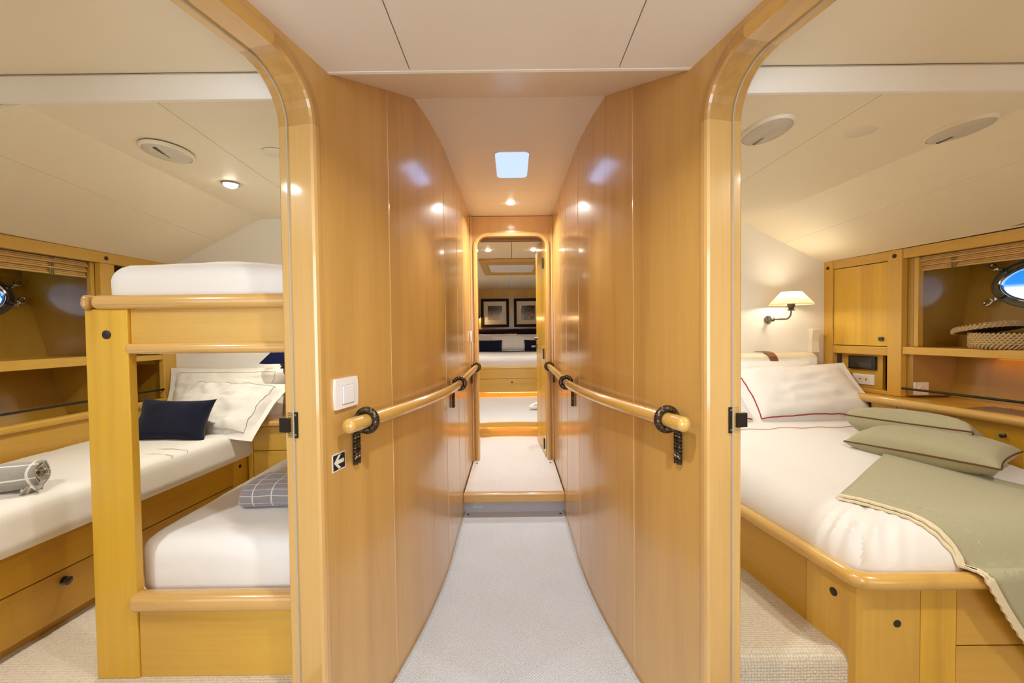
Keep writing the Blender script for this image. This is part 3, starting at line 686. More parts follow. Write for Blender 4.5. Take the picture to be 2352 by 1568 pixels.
MB().bbox(-.285, -.215, 2.915, 2.926, .030, .108, .003).build('plate', M['greenplastic'], po)
MB().lathe([(.0235, 0), (.0235, .002), (.020, .003), (.0195, -.004), (0, -.004)], frameT((-.25, 2.916, .070), (1, 0, 0), (0, 0, 1), (0, -1, 0)), 24).build('socket_well', M['greyline'], po)
for dx in (-.009, 0, .009): MB().lathe([(.0027, 0), (.0027, .0012), (0, .0012)], frameT((-.25 + dx, 2.9195, .073 + (.006 if dx == 0 else 0)), (1, 0, 0), (0, 0, 1), (0, -1, 0)), 8).build('pin_hole', M['blackplastic'], po)

# ------------------------------------------------------------------ soft goods helpers
def fbm(p, s=1., o=3): return noise.fractal(Vector(p) * s, 1.0, 2.0, o)
def pillow(w_, h_, t_, nu=40, nv=30, flange=0., seed=0., wr=.006, pinch=.05, sag=0., pw=.5):
    """returns fn(u,v,side)->local point; u,v in -1..1"""
    def P(u, v, sd):
        x = w_ / 2 * u * (1 - pinch * (1 - v * v) * u * u); y = h_ / 2 * v * (1 - pinch * (1 - u * u) * v * v)
        a = 1 - flange; uu = min(1, abs(u) / a); vv = min(1, abs(v) / a)
        k = ((1 - uu ** 3.2) * (1 - vv ** 3.2)) ** pw if uu < 1 and vv < 1 else 0
        nzv = fbm((x * 9 + seed, y * 9, sd * 3 + seed), 1.0) * wr * min(1, k * 3 + .25)
        cr = (abs(fbm((x * 4 - seed, y * 14, seed), 1.0)) * -wr * 1.2) * k
        return Vector((x, y - sag * (1 - v) * 0, sd * (t_ / 2 * k + .0016) + (nzv + cr) * (1 if sd > 0 else .4)))
    m_ = MB()
    for sd in (1, -1):
        vs = [P(-1 + 2 * i / nu, -1 + 2 * j / nv, sd) for j in range(nv + 1) for i in range(nu + 1)]
        fs = [(j * (nu + 1) + i, j * (nu + 1) + i + 1, (j + 1) * (nu + 1) + i + 1, (j + 1) * (nu + 1) + i) for j in range(nv) for i in range(nu)]
        m_.add(vs, fs, True)
    n0 = (nu + 1) * (nv + 1); bd = [i for i in range(nu + 1)] + [j * (nu + 1) + nu for j in range(1, nv + 1)] + [nv * (nu + 1) + i for i in range(nu - 1, -1, -1)] + [j * (nu + 1) for j in range(nv - 1, 0, -1)]
    m_.f += [(bd[i], bd[(i + 1) % len(bd)], n0 + bd[(i + 1) % len(bd)], n0 + bd[i]) for i in range(len(bd))]
    return m_, P
def placed(m_, T): 
    r_ = MB(); r_.v = [T @ v for v in m_.v]; r_.f = m_.f; r_.smooth = m_.smooth; return r_
FRONTLINE = False
def border(P, e, n=40, lift=.0015, sd=1):
    pts = []
    if e < .99: return [P(-e, e * .55 - e * 1.55 * a / n, sd) + Vector((0, 0, lift)) for a in range(n)] + [P(-e + 2 * e * a / n, -e, sd) + Vector((0, 0, lift)) for a in range(n + 1)] if FRONTLINE else [P(-e + 2 * e * a / n, -e, sd) + Vector((0, 0, lift)) for a in range(n)] + [P(e, -e + 2 * e * a / n, sd) + Vector((0, 0, lift)) for a in range(n)] + [P(e - 2 * e * a / n, e, sd) + Vector((0, 0, lift)) for a in range(n + 1)]
    for a in range(n): pts.append(P(-e + 2 * e * a / n, -e * 1.0, sd))
    for a in range(n): pts.append(P(e, -e + 2 * e * a / n, sd))
    for a in range(n): pts.append(P(e - 2 * e * a / n, e, sd))
    for a in range(n): pts.append(P(-e, e - 2 * e * a / n, sd))
    return [p + Vector((0, 0, lift * sd)) for p in pts]
def put_pillow(name, label, cat, group, T, dims, mat, line=None, linemat=None, le=.86, lr=.0022, partname='embroidered_line', **kw):
    m_, P = pillow(*dims, **kw); t = thing(name, T.translation, label, cat, group)
    placed(m_, T).build('case' if line else 'cover', mat, t)
    if line == 'edge':
        pts = [T @ p for p in border(P, 1.0, lift=0)]; MB().tube(pts, lr, 7, closed=True).build('piping', linemat, t)
    elif line: MB().tube([T @ p for p in border(P, le)], lr, 6).build(partname, linemat, t)
    return t
def softbox(x0, x1, y0, y1, z0, z1, r=.05, step=.035, wr=.004, seed=0., crown=0., warp=None, freq=5):
    """rounded mattress-like block"""
    m_ = MB(); nx = max(2, int((x1 - x0) / step)); ny = max(2, int((y1 - y0) / step)); nz_ = max(3, int((z1 - z0) / .02))
    idx = {}; 
    def vert(i, j, k):
        if (i, j, k) in idx: return idx[(i, j, k)]
        # denser near edges
        e = lambda q, n: (q / n)
        p = Vector((x0 + (x1 - x0) * e(i, nx), y0 + (y1 - y0) * e(j, ny), z0 + (z1 - z0) * e(k, nz_)))
        rb = min(r, (z1 - z0) * .45); c = Vector((min(max(p.x, x0 + r), x1 - r), min(max(p.y, y0 + r), y1 - r), min(max(p.z, z0 + .4 * rb), z1 - rb)))
        d = p - c
        if d.length > 1e-6:
            q = Vector((d.x / r, d.y / r, d.z / (rb if p.z > c.z else .4 * rb))); L = q.length
            mx = max(abs(q.x), abs(q.y), abs(q.z)); 
            if L > 1e-6: d = d * (mx / L)
            p = c + d
        fx = 1 - abs(2 * (p.x - x0) / (x1 - x0) - 1) ** 2; fy = 1 - abs(2 * (p.y - y0) / (y1 - y0) - 1) ** 4
        if p.z > (z0 + z1) / 2: p.z += crown * max(0, fx) * max(0, fy)
        nn = fbm((p.x * freq + seed, p.y * freq, p.z * freq)) * wr; n2 = fbm((p.x * 17 - seed, p.y * 17, p.z * 9)) * wr * .35
        p += Vector((nn * .5, nn * .5, nn + n2)) if k > 0 else Vector((0, 0, 0))
        if warp: p = warp(p)
        idx[(i, j, k)] = len(m_.v); m_.v.append(p); return idx[(i, j, k)]
    def face(*q): m_.smooth.add(len(m_.f)); m_.f.append(tuple(vert(*a) for a in q))
    for i in range(nx):
        for j in range(ny): face((i, j, nz_), (i + 1, j, nz_), (i + 1, j + 1, nz_), (i, j + 1, nz_)); face((i, j, 0), (i, j + 1, 0), (i + 1, j + 1, 0), (i + 1, j, 0))
    for i in range(nx):
        for k in range(nz_): face((i, 0, k), (i + 1, 0, k), (i + 1, 0, k + 1), (i, 0, k + 1)); face((i, ny, k), (i, ny, k + 1), (i + 1, ny, k + 1), (i + 1, ny, k))
    for j in range(ny):
        for k in range(nz_): face((0, j, k), (0, j, k + 1), (0, j + 1, k + 1), (0, j + 1, k)); face((nx, j, k), (nx, j + 1, k), (nx, j + 1, k + 1), (nx, j, k + 1))
    return m_
def plug(parent, p, nrm, r=.011, nm='plug'):
    nrm = Vector(nrm).normalized(); up = Vector((0, 0, 1)); x = up.cross(nrm).normalized()
    MB().lathe([(r, -.004), (r, .0012), (r * .9, .0018), (0, .0018)], frameT(p, x, up, nrm), 20).build(nm, M['plug'], parent)
def knob(parent, p, nrm, r=.011, l=.020):
    nrm = Vector(nrm).normalized(); up = Vector((0, 0, 1)); x = up.cross(nrm).normalized()
    MB().lathe([(r * .95, 0), (r * .95, .003), (r * .45, .005), (r * .4, l * .55), (r * .95, l * .75), (r, l * .88), (r * .75, l), (0, l * 1.02)], frameT(p, x, up, nrm), 20).build('knob', M['knob'], parent)

# ------------------------------------------------------------------ hull-side joinery
XF = {-1: lambda y: 2.2 - .07 * (y - 1.7), 1: lambda y: 2.12 + .196 * (2.9 - y)}
def HP(sd, y, d, z): return Vector((sd * (XF[sd](y) + d), y, z))
def hb(m_, sd, y0, y1, d0, d1, z0, z1, bev=.002): return m_.bbox(y0, y1, d0, d1, z0, z1, bev, 2, fn=lambda a, b, c: HP(sd, a, b, c))
HD = {-1: lambda z: .225 + .30 * (z - .84), 1: lambda z: .245 + .13 * (z - .84)}
PORT = {-1: (1.985, 1.46), 1: (2.066, 1.462)}
def hull_lining(sd, y0, y1, parent):
    yc, zc_ = PORT[sd]; a, b = .205, .115; n = 64; vs = []; fs = []
    zt, zb = 1.70, .72
    for k in range(n):
        g = 2 * PI * k / n; cx_, sx_ = math.cos(g), math.sin(g); vs.append((yc + a * cx_, zc_ + b * sx_))
    for k in range(n):
        g = 2 * PI * k / n; cx_, sx_ = math.cos(g), math.sin(g)
        t1 = ((y1 - yc) / cx_ if cx_ > 1e-9 else (y0 - yc) / cx_ if cx_ < -1e-9 else 1e9); t2 = ((zt - zc_) / sx_ if sx_ > 1e-9 else (zb - zc_) / sx_ if sx_ < -1e-9 else 1e9)
        t_ = min(t1, t2); vs.append((yc + t_ * cx_, zc_ + t_ * sx_))
    for k in range(n): fs.append((k, (k + 1) % n, n + (k + 1) % n, n + k))
    # add the four corners
    cs = [(y0, zb), (y1, zb), (y1, zt), (y0, zt)]
    m_ = MB(); V = [HP(sd, y, HD[sd](z), z) for y, z in vs] + [HP(sd, y, HD[sd](z), z) for y, z in cs]
    for ci, (cy_, cz_) in enumerate(cs):
        # nearest two boundary points around the corner
        best = min(range(n), key=lambda k: 0 if False else 0) if False else None
        for k in range(n):
            p, q_ = vs[n + k], vs[n + (k + 1) % n]
            if (abs(p[0] - cy_) < 1e-6 and abs(q_[1] - cz_) < 1e-6) or (abs(q_[0] - cy_) < 1e-6 and abs(p[1] - cz_) < 1e-6): fs.append((n + k, n + (k + 1) % n, 2 * n + ci))
    m_.add(V, fs); o = m_.build('hull_lining', M['shaded_wood'], parent, recalc=False)
    o.modifiers.new('thick', 'SOLIDIFY').thickness = .012 * (1 if sd > 0 else -1); return o
def port_T(sd):
    yc, zc_ = PORT[sd]; o_ = HP(sd, yc, HD[sd](zc_), zc_); A = (HP(sd, yc + .1, 0, 0) - HP(sd, yc, 0, 0)).normalized(); B = (HP(sd, yc, HD[sd](zc_ + .1), zc_ + .1) - o_).normalized(); N_ = A.cross(B).normalized()
    if N_.x * sd > 0: N_ = -N_
    return frameT(o_, A, B, N_)      # z axis points into the cabin
def porthole(sd, label, dogs):
    T = port_T(sd); t = thing('porthole', T.translation, label, 'porthole')
    def oval(prof, n=56):
        m_ = MB(); vs = [T @ Vector(((.19 + s_) * math.cos(2 * PI * k / n), (.10 + s_) * math.sin(2 * PI * k / n), c)) for s_, c in prof for k in range(n)]
        m_.add(vs, [(i * n + k, i * n + (k + 1) % n, (i + 1) * n + (k + 1) % n, (i + 1) * n + k) for i in range(len(prof) - 1) for k in range(n)], True); return m_
    oval([(.034, -.012), (.036, .003), (.033, .007), (.010, .009), (.006, .007), (.006, -.03), (.034, -.03)]).build('outer_ring', M['pewter'], t)
    oval([(.007, .004), (.006, .013), (.001, .015), (-.006, .008), (-.007, -.010), (.004, -.012)]).build('glass_rim', M['chrome'], t, label='bright inner rim around the glass')
    m_ = MB(); n = 56; m_.add([T @ Vector((.183 * math.cos(2 * PI * k / n), .093 * math.sin(2 * PI * k / n), c)) for c in (-.004, -.008) for k in range(n)], [tuple(range(n)), tuple(reversed(range(n, 2 * n)))] + [(k, (k + 1) % n, n + (k + 1) % n, n + k) for k in range(n)])
    m_.build('glass_pane', M['glass'], t)
    for g, tilt in dogs:
        c = Vector(((.19 + .038) * math.cos(g), (.10 + .038) * math.sin(g), .012)); dr = Vector((math.cos(g + tilt), math.sin(g + tilt), 0))
        dg = MB().lathe([(.011, -.012), (.011, .012), (.008, .018), (0, .019)], T @ Matrix.Translation(c), 14).build('dog_post', M['chrome'], t)
        lp = []
        for k in range(15):
            a = 2 * PI * k / 14; lp.append(T @ (c + dr * (.028 + .019 * math.cos(a)) + Vector((-dr.y, dr.x, 0)) * .013 * math.sin(a) + Vector((0, 0, .022))))
        MB().tube(lp[:-1], .0050, 7, closed=True).build('wing_nut', M['chrome'], dg)
        MB().tube([T @ (c + Vector((0, 0, .010))), T @ (c - Vector((math.cos(g), math.sin(g), 0)) * .03 + Vector((0, 0, .012)))], .006, 8).build('clamp_arm', M['pewter'], dg)
    return t
def blind(sd, y0, y1, zt, zb, label):
    t = thing('bamboo_blind', HP(sd, (y0 + y1) / 2, .05, zb), label, 'blind'); m_ = MB(); n = 9
    for k in range(n):
        z0 = zb + (zt - zb) * k / n; d0 = .045 + .006 * ((k * 7) % 3) - .0018 * k; hb(m_, sd, y0, y1, d0, d0 + .022, z0 + .0006, z0 + (zt - zb) / n - .0006, .0015)
    m_.build('slats', M['bamboo'], t, kind='stuff')
    for yy_ in ((y1 - .17), (y1 - .8)):
        m_ = MB()
        for k in range(3): hb(m_, sd, yy_ + k * .008, yy_ + k * .008 + .004, .040, .046, zb - .003, zt, .001)
        m_.build('cord', M['string'], t)
    return t

# left hull unit
def hull_unit(sd, yA, yEnd, stile0, stile1):
    pass
t = thing('hull_shelf_unit', HP(-1, 1.8, .1, .83), 'honey maple shelf unit along the hull of the bunk cabin with open niches', 'shelf unit')
hb(MB(), -1, .6, 2.70, 0, .03, 1.635, 1.692).build('header', M['honey_y'], t)
hb(MB(), -1, 2.25, 2.325, 0, .03, .866, 1.634).build('stile', M['honey_z'], t)
hb(MB(), -1, 2.61, 2.70, 0, .03, .866, 1.634).build('stile', M['honey_z'], t)
hb(MB(), -1, .6, 2.249, .004, .40, 1.100, 1.145).build('shelf', M['honey_y'], t)
hb(MB(), -1, 2.326, 2.609, .004, .40, 1.100, 1.130).build('shelf', M['honey_y'], t)
hb(MB(), -1, .6, 2.70, -.018, .02, .829, .866, .012).build('fiddle_rail', M['honey_y'], t)
hb(MB(), -1, .6, 2.70, .01, .30, .818, .826).build('bottom_shelf', M['honey_y'], t)
hb(MB(), -1, .6, 2.70, .004, .02, .45, .828).build('lower_panel', M['honey_y'], t)
hb(MB(), -1, 2.270, 2.290, .031, .44, .84, 1.634).build('niche_end', M['shaded_wood'], t)
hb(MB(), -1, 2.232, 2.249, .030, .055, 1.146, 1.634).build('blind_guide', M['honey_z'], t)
hb(MB(), -1, 2.66, 2.70, .031, .44, .84, 1.69).build('niche_end', M['shaded_wood'], t)
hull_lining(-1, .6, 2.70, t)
MB().tube([HP(-1, .6, .004, .913), HP(-1, 2.609, .004, .918)], .0058, 10).build('fiddle_bar', M['black'], t, label='thin black guard bar')
plug(t, HP(-1, 2.283, -.0005, 1.662), (1, -.07, 0), .011)
porthole(-1, 'oval porthole at the left edge of the photo with latches and bright sky outside', [(.30, .6), (-.42, 1.3), (1.2, 0), (2.4, 0), (-2.4, 0)])
blind(-1, .7, 2.225, 1.634, 1.552, 'rolled-up bamboo blind over the porthole niche on the left')
# right hull unit: tall locker + niche
t = thing('tall_locker', HP(1, 2.66, .1, .85), 'honey maple wall locker with one door above a small control niche', 'locker')
hb(MB(), 1, 2.838, 2.90, -.004, .03, .85, 1.69).build('stile', M['honey_z'], t)
hb(MB(), 1, 2.425, 2.498, -.004, .03, .85, 1.69).build('stile', M['honey_z'], t)
hb(MB(), 1, 2.4985, 2.8375, 0, .03, 1.634, 1.69).build('header', M['honey_y'], t)
dr = hb(MB(), 1, 2.502, 2.834, .002, .022, 1.136, 1.630).build('locker_door', M['gold_z'], t)
hb(MB(), 1, 2.4985, 2.8375, .024, .03, 1.13, 1.634).build('door_stop', M['gap'], t)
hb(MB(), 1, 2.4985, 2.8375, -.002, .03, 1.080, 1.132, .006).build('mid_rail', M['honey_y'], t)
hb(MB(), 1, 2.4985, 2.8375, .0, .20, .849, .872, .004).build('niche_floor', M['honey_y'], t)
hb(MB(), 1, 2.4985, 2.8375, .20, .215, .85, 1.10).build('niche_back', M['shaded_wood'], t)
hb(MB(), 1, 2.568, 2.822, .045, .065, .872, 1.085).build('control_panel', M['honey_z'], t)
hb(MB(), 1, 2.425, 2.436, .03, .42, .85, 1.69).build('side_panel', M['shaded_wood'], t)
hb(MB(), 1, 2.4985, 2.8375, .03, .30, 1.085, 1.095).build('niche_top', M['shaded_wood'], t)
plug(t, HP(1, 2.872, -.005, 1.646), (-1, -.196, 0), .011); plug(t, HP(1, 2.463, -.005, 1.655), (-1, -.196, 0), .012)
knob(dr, HP(1, 2.535, .002, 1.178), (-1, -.196, 0), .014, .010)
tv = thing('control_screen', HP(1, 2.66, .04, 1.02), 'small black screen panel in the locker niche above the white sockets', 'screen')
hb(MB(), 1, 2.598, 2.765, .030, .046, .985, 1.068, .003).build('bezel', M['blackplastic'], tv); hb(MB(), 1, 2.618, 2.750, .0285, .031, .995, 1.058, .001).build('display', M['screen'], tv)
so = thing('socket_plate', HP(1, 2.66, .04, .92), 'white double socket plate under the small black screen', 'power socket')
hb(MB(), 1, 2.61, 2.745, .038, .046, .890, .955, .004).build('plate', M['white'], so); hb(MB(), 1, 2.638, 2.717, .0372, .039, .902, .943, .001).build('insert', M['ivoryplastic'], so)
hb(MB(), 1, 2.688, 2.702, .0366, .038, .921, .926, .0005).build('slot', M['blackplastic'], so); hb(MB(), 1, 2.655, 2.660, .0366, .038, .915, .929, .0005).build('slot', M['blackplastic'], so)
t = thing('hull_shelf_unit', HP(1, 1.9, .1, .83), 'honey maple shelf unit on the right hull with amber light under its shelf', 'shelf unit')
hb(MB(), 1, .6, 2.424, 0, .03, 1.635, 1.69).build('header', M['honey_y'], t)
hb(MB(), 1, .6, 2.424, .002, .33, 1.094, 1.135).build('shelf', M['honey_y'], t)
hb(MB(), 1, 2.395, 2.424, .03, .36, .86, 1.634).build('niche_end', M['shaded_wood'], t)
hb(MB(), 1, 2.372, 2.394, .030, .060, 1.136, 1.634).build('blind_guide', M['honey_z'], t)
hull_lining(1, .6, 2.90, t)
MB().tube([HP(1, .6, .004, .899), HP(1, 2.424, .004, .899)], .0062, 10).build('fiddle_bar', M['black'], t, label='thin black guard bar')
hb(MB(), 1, .7, 2.22, .225, .235, 1.086, 1.0935, .001).build('led_strip', M['led'], t, label='amber light strip under the shelf')
l = area('shelf_led', HP(1, 1.6, .23, 1.083), .55, .01, LEDC, (0, 0, 0), 1.3); l.rotation_euler = (0, 0, math.atan(.196))
porthole(1, 'oval porthole at the right edge of the photo with latches and blue sky outside', [(2.55, .5), (3.45, -.5), (4.05, -.2), (.6, 0), (-.6, 0)])
blind(1, .7, 2.385, 1.634, 1.556, 'rolled-up bamboo blind over the porthole niche on the right')
# outlet on the niche end
so = thing('wall_socket', HP(1, 2.39, .06, .9), 'white wall socket behind the black guard bar in the right shelf niche', 'power socket')
hb(MB(), 1, 2.388, 2.396, .034, .115, .864, .936, .003).build('plate', M['white'], so)
MB().lathe([(.019, 0), (.019, .003), (.016, .004), (0, .002)], frameT(HP(1, 2.388, .075, .9), (1, 0, 0), (0, 0, 1), (0, -1, 0)), 20).build('socket_face', M['ivoryplastic'], so)
# counter below, inside the hull unit
CR_ = [(1.998, 2.62), (2.016, 2.42), (2.082, 2.075), (2.122, 1.765), (2.157, 1.30), (2.17, .6)]
def crx(y):
    for a, b in zip(CR_, CR_[1:]):
        if b[1] <= y <= a[1]: t_ = (a[1] - y) / (a[1] - b[1]); return a[0] + (b[0] - a[0]) * t_
    return CR_[0][0] if y > 2.62 else CR_[-1][0]
t = thing('counter_cabinet', (2.1, 1.9, .25), 'low honey maple cabinet with rounded counter edge and dark knobs beside double bed', 'cabinet')
yc_ = [2.897, 2.62, 2.42, 2.075, 1.765, 1.3, .6]
MB().sweep([[Vector((crx(y), y, .832)), Vector((XF[1](y) + .24, y, .832)), Vector((XF[1](y) + .24, y, .848)), Vector((crx(y), y, .848))] for y in yc_]).build('counter_top', M['honey_y'], t)
MB().tube([Vector((crx(y) + .002, y, .846)) for y in [2.897] + [2.85 - .09 * k for k in range(25)]], .0225, 14).build('counter_rail', M['rail_y'], t)
def cb(y0, y1, d0, d1, z0, z1): return MB().bbox(y0, y1, d0, d1, z0, z1, .002, 1, fn=lambda a, b, c: Vector((crx(a) + .022 + b, a, c)))
cb(2.29, 2.42, .0, .02, .40, .826).build('end_stile', M['honey_z'], t)
for i, (a, b) in enumerate(((2.031, 2.287), (1.78, 2.005), (1.45, 1.778), (1.0, 1.448))):
    d = cb(a, b, 0, .018, .64, .826).build('drawer', M['gold_y'], t)
    if i == 0:
        for yk in (2.235, 2.14): knob(d, (crx(yk) + .022, yk, .772), (-1, -.2, 0), .010, .018)
    elif i == 1:
        knob(d, (crx(1.845) + .022, 1.845, .772), (-1, -.2, 0), .010, .018)
cb(2.007, 2.029, -.0, .018, .40, .826).build('divider', M['honey_z'], t)
cb(1.0, 2.287, .006, .022, .40, .638).build('lower_panel', M['gold_y'], t)
knob(t, (crx(2.10) + .022, 2.07, .775), (-1, -.2, 0), .010, .018)

# ------------------------------------------------------------------ left cabin: single bed
bx = lambda y: -1.57 + (y - 1.3) * .0826
def BB(m_, y0, y1, d0, d1, z0, z1, bev=.003): return m_.bbox(y0, y1, d0, d1, z0, z1, bev, 2, fn=lambda a, b, c: Vector((bx(a) - b, a, c)))
t = thing('single_bed', (-1.8, 1.6, .25), 'honey maple single bed base with a rounded rail and drawers along the hull', 'bed')
BB(MB(), .5, 2.249, 0, .02, .4475, .575).build('side_panel', M['gold_y'], t)
d = BB(MB(), .5, 1.70, 0, .02, .287, .444).build('drawer', M['gold_y'], t); d2 = BB(MB(), 1.704, 2.249, 0, .02, .287, .444).build('drawer', M['gold_y'], t)
knob(d, (bx(1.452), 1.452, .408), (1, -.08, 0), .014, .022)
BB(MB(), 2.25, 2.40, -.001, .022, .25, .575).build('end_stile', M['gold_z'], t); plug(t, (bx(2.30) + .001, 2.30, .533), (1, -.08, 0), .010)
BB(MB(), .5, 2.25, .03, .05, .25, .29).build('plinth', M['gold_y'], t)
BB(MB(), .5, 2.69, .05, .55, .25, .55).build('base_box', M['gap'], t)
MB().tube([Vector((bx(y) + .004 - .01, y, .5955)) for y in [.5 + .1 * k for k in range(19)]] + [Vector((bx(2.39) - .01, 2.39, .5955))], .0235, 14).build('bed_rail', M['rail_y'], t)
def wl_(p): 
    k = (p.x + 2.17) / .66; return Vector((-2.17 + (bx(p.y) + .035 + 2.17) * k - (.018 * max(0, (p.z - .60) / .12)) * k, p.y, p.z))
t = thing('mattress', (-1.85, 1.6, .57), 'single mattress with white sheet on the bed along the left hull', 'mattress')
softbox(-2.17, -1.51, .7, 2.66, .575, .722, .035, .035, .005, 3., .008, wl_).build('sheet', M['sheetcream'], t)
for xq in (-.10, -.18):
    pts = []
    for k in range(14):
        u = k / 13; y = 2.02 + xq; 
        if u < .6: pts.append(Vector((-2.0 + (.485) * (u / .6), y - .0 + .05 * u, .7275)))
        else: v = (u - .6) / .4; pts.append(Vector((bx(y) + .015 + .006 * v, y + .035, .722 - .11 * v)))
    MB().tube(pts, .0012, 5).build('hem_line', M['oliveline'], t)
# pillows
U = Vector((1, 0, 0))
def leanT(c, lean, yaw=0, roll=0): return Matrix.Translation(c) @ Matrix.Rotation(yaw, 4, 'Z') @ Matrix.Rotation(lean, 4, 'X') @ Matrix.Rotation(roll, 4, 'Z')
put_pillow('pillow', 'white pillow with an olive line standing at the back of the left bed', 'pillow', 'pillows on the left bed', leanT((-1.745, 2.585, .875), math.radians(72), 0, 0), (.74, .36, .14), M['sheetcream'], 'line', M['oliveline'], .80, .0016, flange=.12, seed=2, wr=.018)
put_pillow('pillow', 'white pillow with an olive line leaning in front behind the navy cushion', 'pillow', 'pillows on the left bed', leanT((-1.640, 2.385, .835), math.radians(40), math.radians(-6), math.radians(-3)), (.64, .40, .15), M['sheetcream'], 'line', M['oliveline'], .80, .0016, flange=.13, seed=5, wr=.022)
put_pillow('cushion', 'navy knitted cushion leaning on the white pillows of the left bed', 'cushion', None, leanT((-1.725, 2.155, .818), math.radians(66), math.radians(2), math.radians(-2)), (.375, .225, .11), M['navy'], seed=9, wr=.004, pinch=.14)
# rolled blanket
def rolled(T, L, r, turns, mat, name, label, flat=1., tail=.05, group=None):
    t = thing(name, T.translation, label, 'blanket', group); m_ = MB(); nu, nv = 26, 70; th = .011; vs = []; uv = []
    for i in range(nu + 1):
        u = i / nu
        for j in range(nv + 1):
            v = j / nv; a = v * turns * 2 * PI; rr = r * (.46 + .54 * v) 
            x = L * (u - .5); p = Vector((x + .004 * math.sin(a * 3 + u * 9), rr * math.cos(a), rr * math.sin(a) * flat)) + Vector((0, fbm((x * 8, a, 1.)) * .004, fbm((x * 8, a, 5.)) * .003)); vs.append(T @ p); uv.append((x + 1, rr * a))
    fs = [(i * (nv + 1) + j, i * (nv + 1) + j + 1, (i + 1) * (nv + 1) + j + 1, (i + 1) * (nv + 1) + j) for i in range(nu) for j in range(nv)]
    m_.add(vs, fs, True); o = m_.build('roll', mat, t, recalc=False, uvf=lambda k: uv[k]); md = o.modifiers.new('thick', 'SOLIDIFY'); md.thickness = .008; md.offset = 0
    return t
ax = Vector((.89, .46, 0)).normalized(); T = frameT((-1.80, 1.35, .786), ax, Vector((-ax.y, ax.x, 0)), (0, 0, 1))
rb = rolled(T, .42, .052, 2.1, M['plaid1'], 'rolled_blanket', 'pale grey checked blanket rolled up on the left bed', .95)
m_ = MB(); fl_ = []
for i in range(9):
    for j in range(6): fl_.append(T @ Vector((.17 + .055 * i / 8, -.012 - .028 * j / 5 * 1.2, -.048 + .012 * math.sin(i * .9 + j) + .002 * i)))
m_.add(fl_, [(i * 6 + j, i * 6 + j + 1, (i + 1) * 6 + j + 1, (i + 1) * 6 + j) for i in range(8) for j in range(5)], True)
o = m_.build('loose_end', M['plaid1'], rb, recalc=False, uvf=lambda k: (fl_[k].x * 1.0 + 3, fl_[k].y)); o.modifiers.new('t', 'SOLIDIFY').thickness = .005
# nightstand and lamp
t = thing('nightstand', (-1.25, 2.5, .25), 'honey maple nightstand with two drawers at the head of the left bed', 'nightstand')
MB().bbox(-1.478, -.85, 2.335, 2.69, .738, .768, .010, 3).build('top', M['rail_x'], t)
MB().bbox(-1.472, -1.445, 2.35, 2.69, .25, .737, .003).build('side_stile', M['gold_z'], t)
for z0, z1 in ((.603, .735), (.43, .600), (.26, .427)):
    d = MB().bbox(-1.443, -.87, 2.352, 2.372, z0, z1, .002).build('drawer', M['honey_x'], t); knob(d, (-1.235, 2.352, (z0 + z1) / 2 + .036 * (z0 > .6)), (0, -1, 0), .011, .02)
MB().box(-1.44, -.87, 2.375, 2.68, .26, .736).build('body', M['gap'], t)
MB().bbox(-1.395, -.9, 2.675, 2.695, .768, .99, .006).build('splash_board', M['gold_z'], t)
def wall_lamp(T, label, shade_mat, rb_, rt_, hgt, lit, arm_dx, y_out):
    """local: x right, y towards the room (out of wall), z up; origin at wall plate"""
    t = thing('wall_lamp', T.translation, label, 'wall lamp'); g = lambda *p: T @ Vector(p)
    MB().lathe([(.026, 0), (.027, .006), (.022, .012), (.012, .022), (.010, .05), (.014, .056), (0, .062)], T @ Matrix.Rotation(-PI / 2, 4, 'X'), 24).build('wall_plate', M['antique'], t)
    pth = [g(0, .045, 0)]
    for k in range(8): a = PI / 2 * k / 7; pth.append(g(arm_dx * .72 + (arm_dx * .28) * math.sin(a), .045 + (y_out - .045) * (.75 + .25 * math.sin(a)), .0 + .045 * (1 - math.cos(a))))
    pth.append(g(arm_dx, y_out, .060)); MB().tube(pth, .0052, 10).build('arm', M['antique'], t)
    TS = T @ Matrix.Translation((arm_dx, y_out, .0))
    MB().lathe([(0, .052), (.020, .054), (.021, .060), (.012, .064), (.017, .070), (.022, .086), (.022, .104), (0, .106)], TS, 20).build('socket', M['bulb'], t)
    sh = MB(); n = 40; pr = [(rb_, .092), (rt_, .092 + hgt)]; sh.lathe([(rb_, .092), (rb_ * .5 + rt_ * .5, .092 + hgt * .5), (rt_, .092 + hgt)], TS, 40)
    sh.f = [f for f in sh.f if len(f) == 4]; o = sh.build('lamp_shade', shade_mat, t, recalc=False)
    MB().tube([TS @ Vector((rb_ * math.cos(2 * PI * k / 40), rb_ * math.sin(2 * PI * k / 40), .092)) for k in range(40)], .0018, 6, closed=True).build('shade_rim', shade_mat, o)
    MB().lathe([(.0, .106), (.014, .110), (.017, .125), (.010, .145), (0, .15)], TS, 16).build('bulb', M['lens'] if lit else M['white'], t)
    if lit: l = point('lamp_light', TS @ Vector((0, 0, .120)) - T.translation, lit, .028, (1, .86, .64)); l.parent = t
    return t
TW = lambda x, y, z: frameT((x, y, z), (1, 0, 0), (0, -1, 0), (0, 0, -1)) if False else Matrix(((1, 0, 0, x), (0, -1, 0, y), (0, 0, 1, z), (0, 0, 0, 1)))
wall_lamp(TW(1.735, 2.898, 1.307), 'lit brass wall lamp with cream cone shade over the double bed', M['shade'], .126, .058, .080, 5.8, .050, .165)
wall_lamp(TW(-1.28, 2.698, .985), 'wall lamp with a navy cone shade beside the left bed', M['navyshade'], .128, .055, .075, 2.2, -.11, .11)

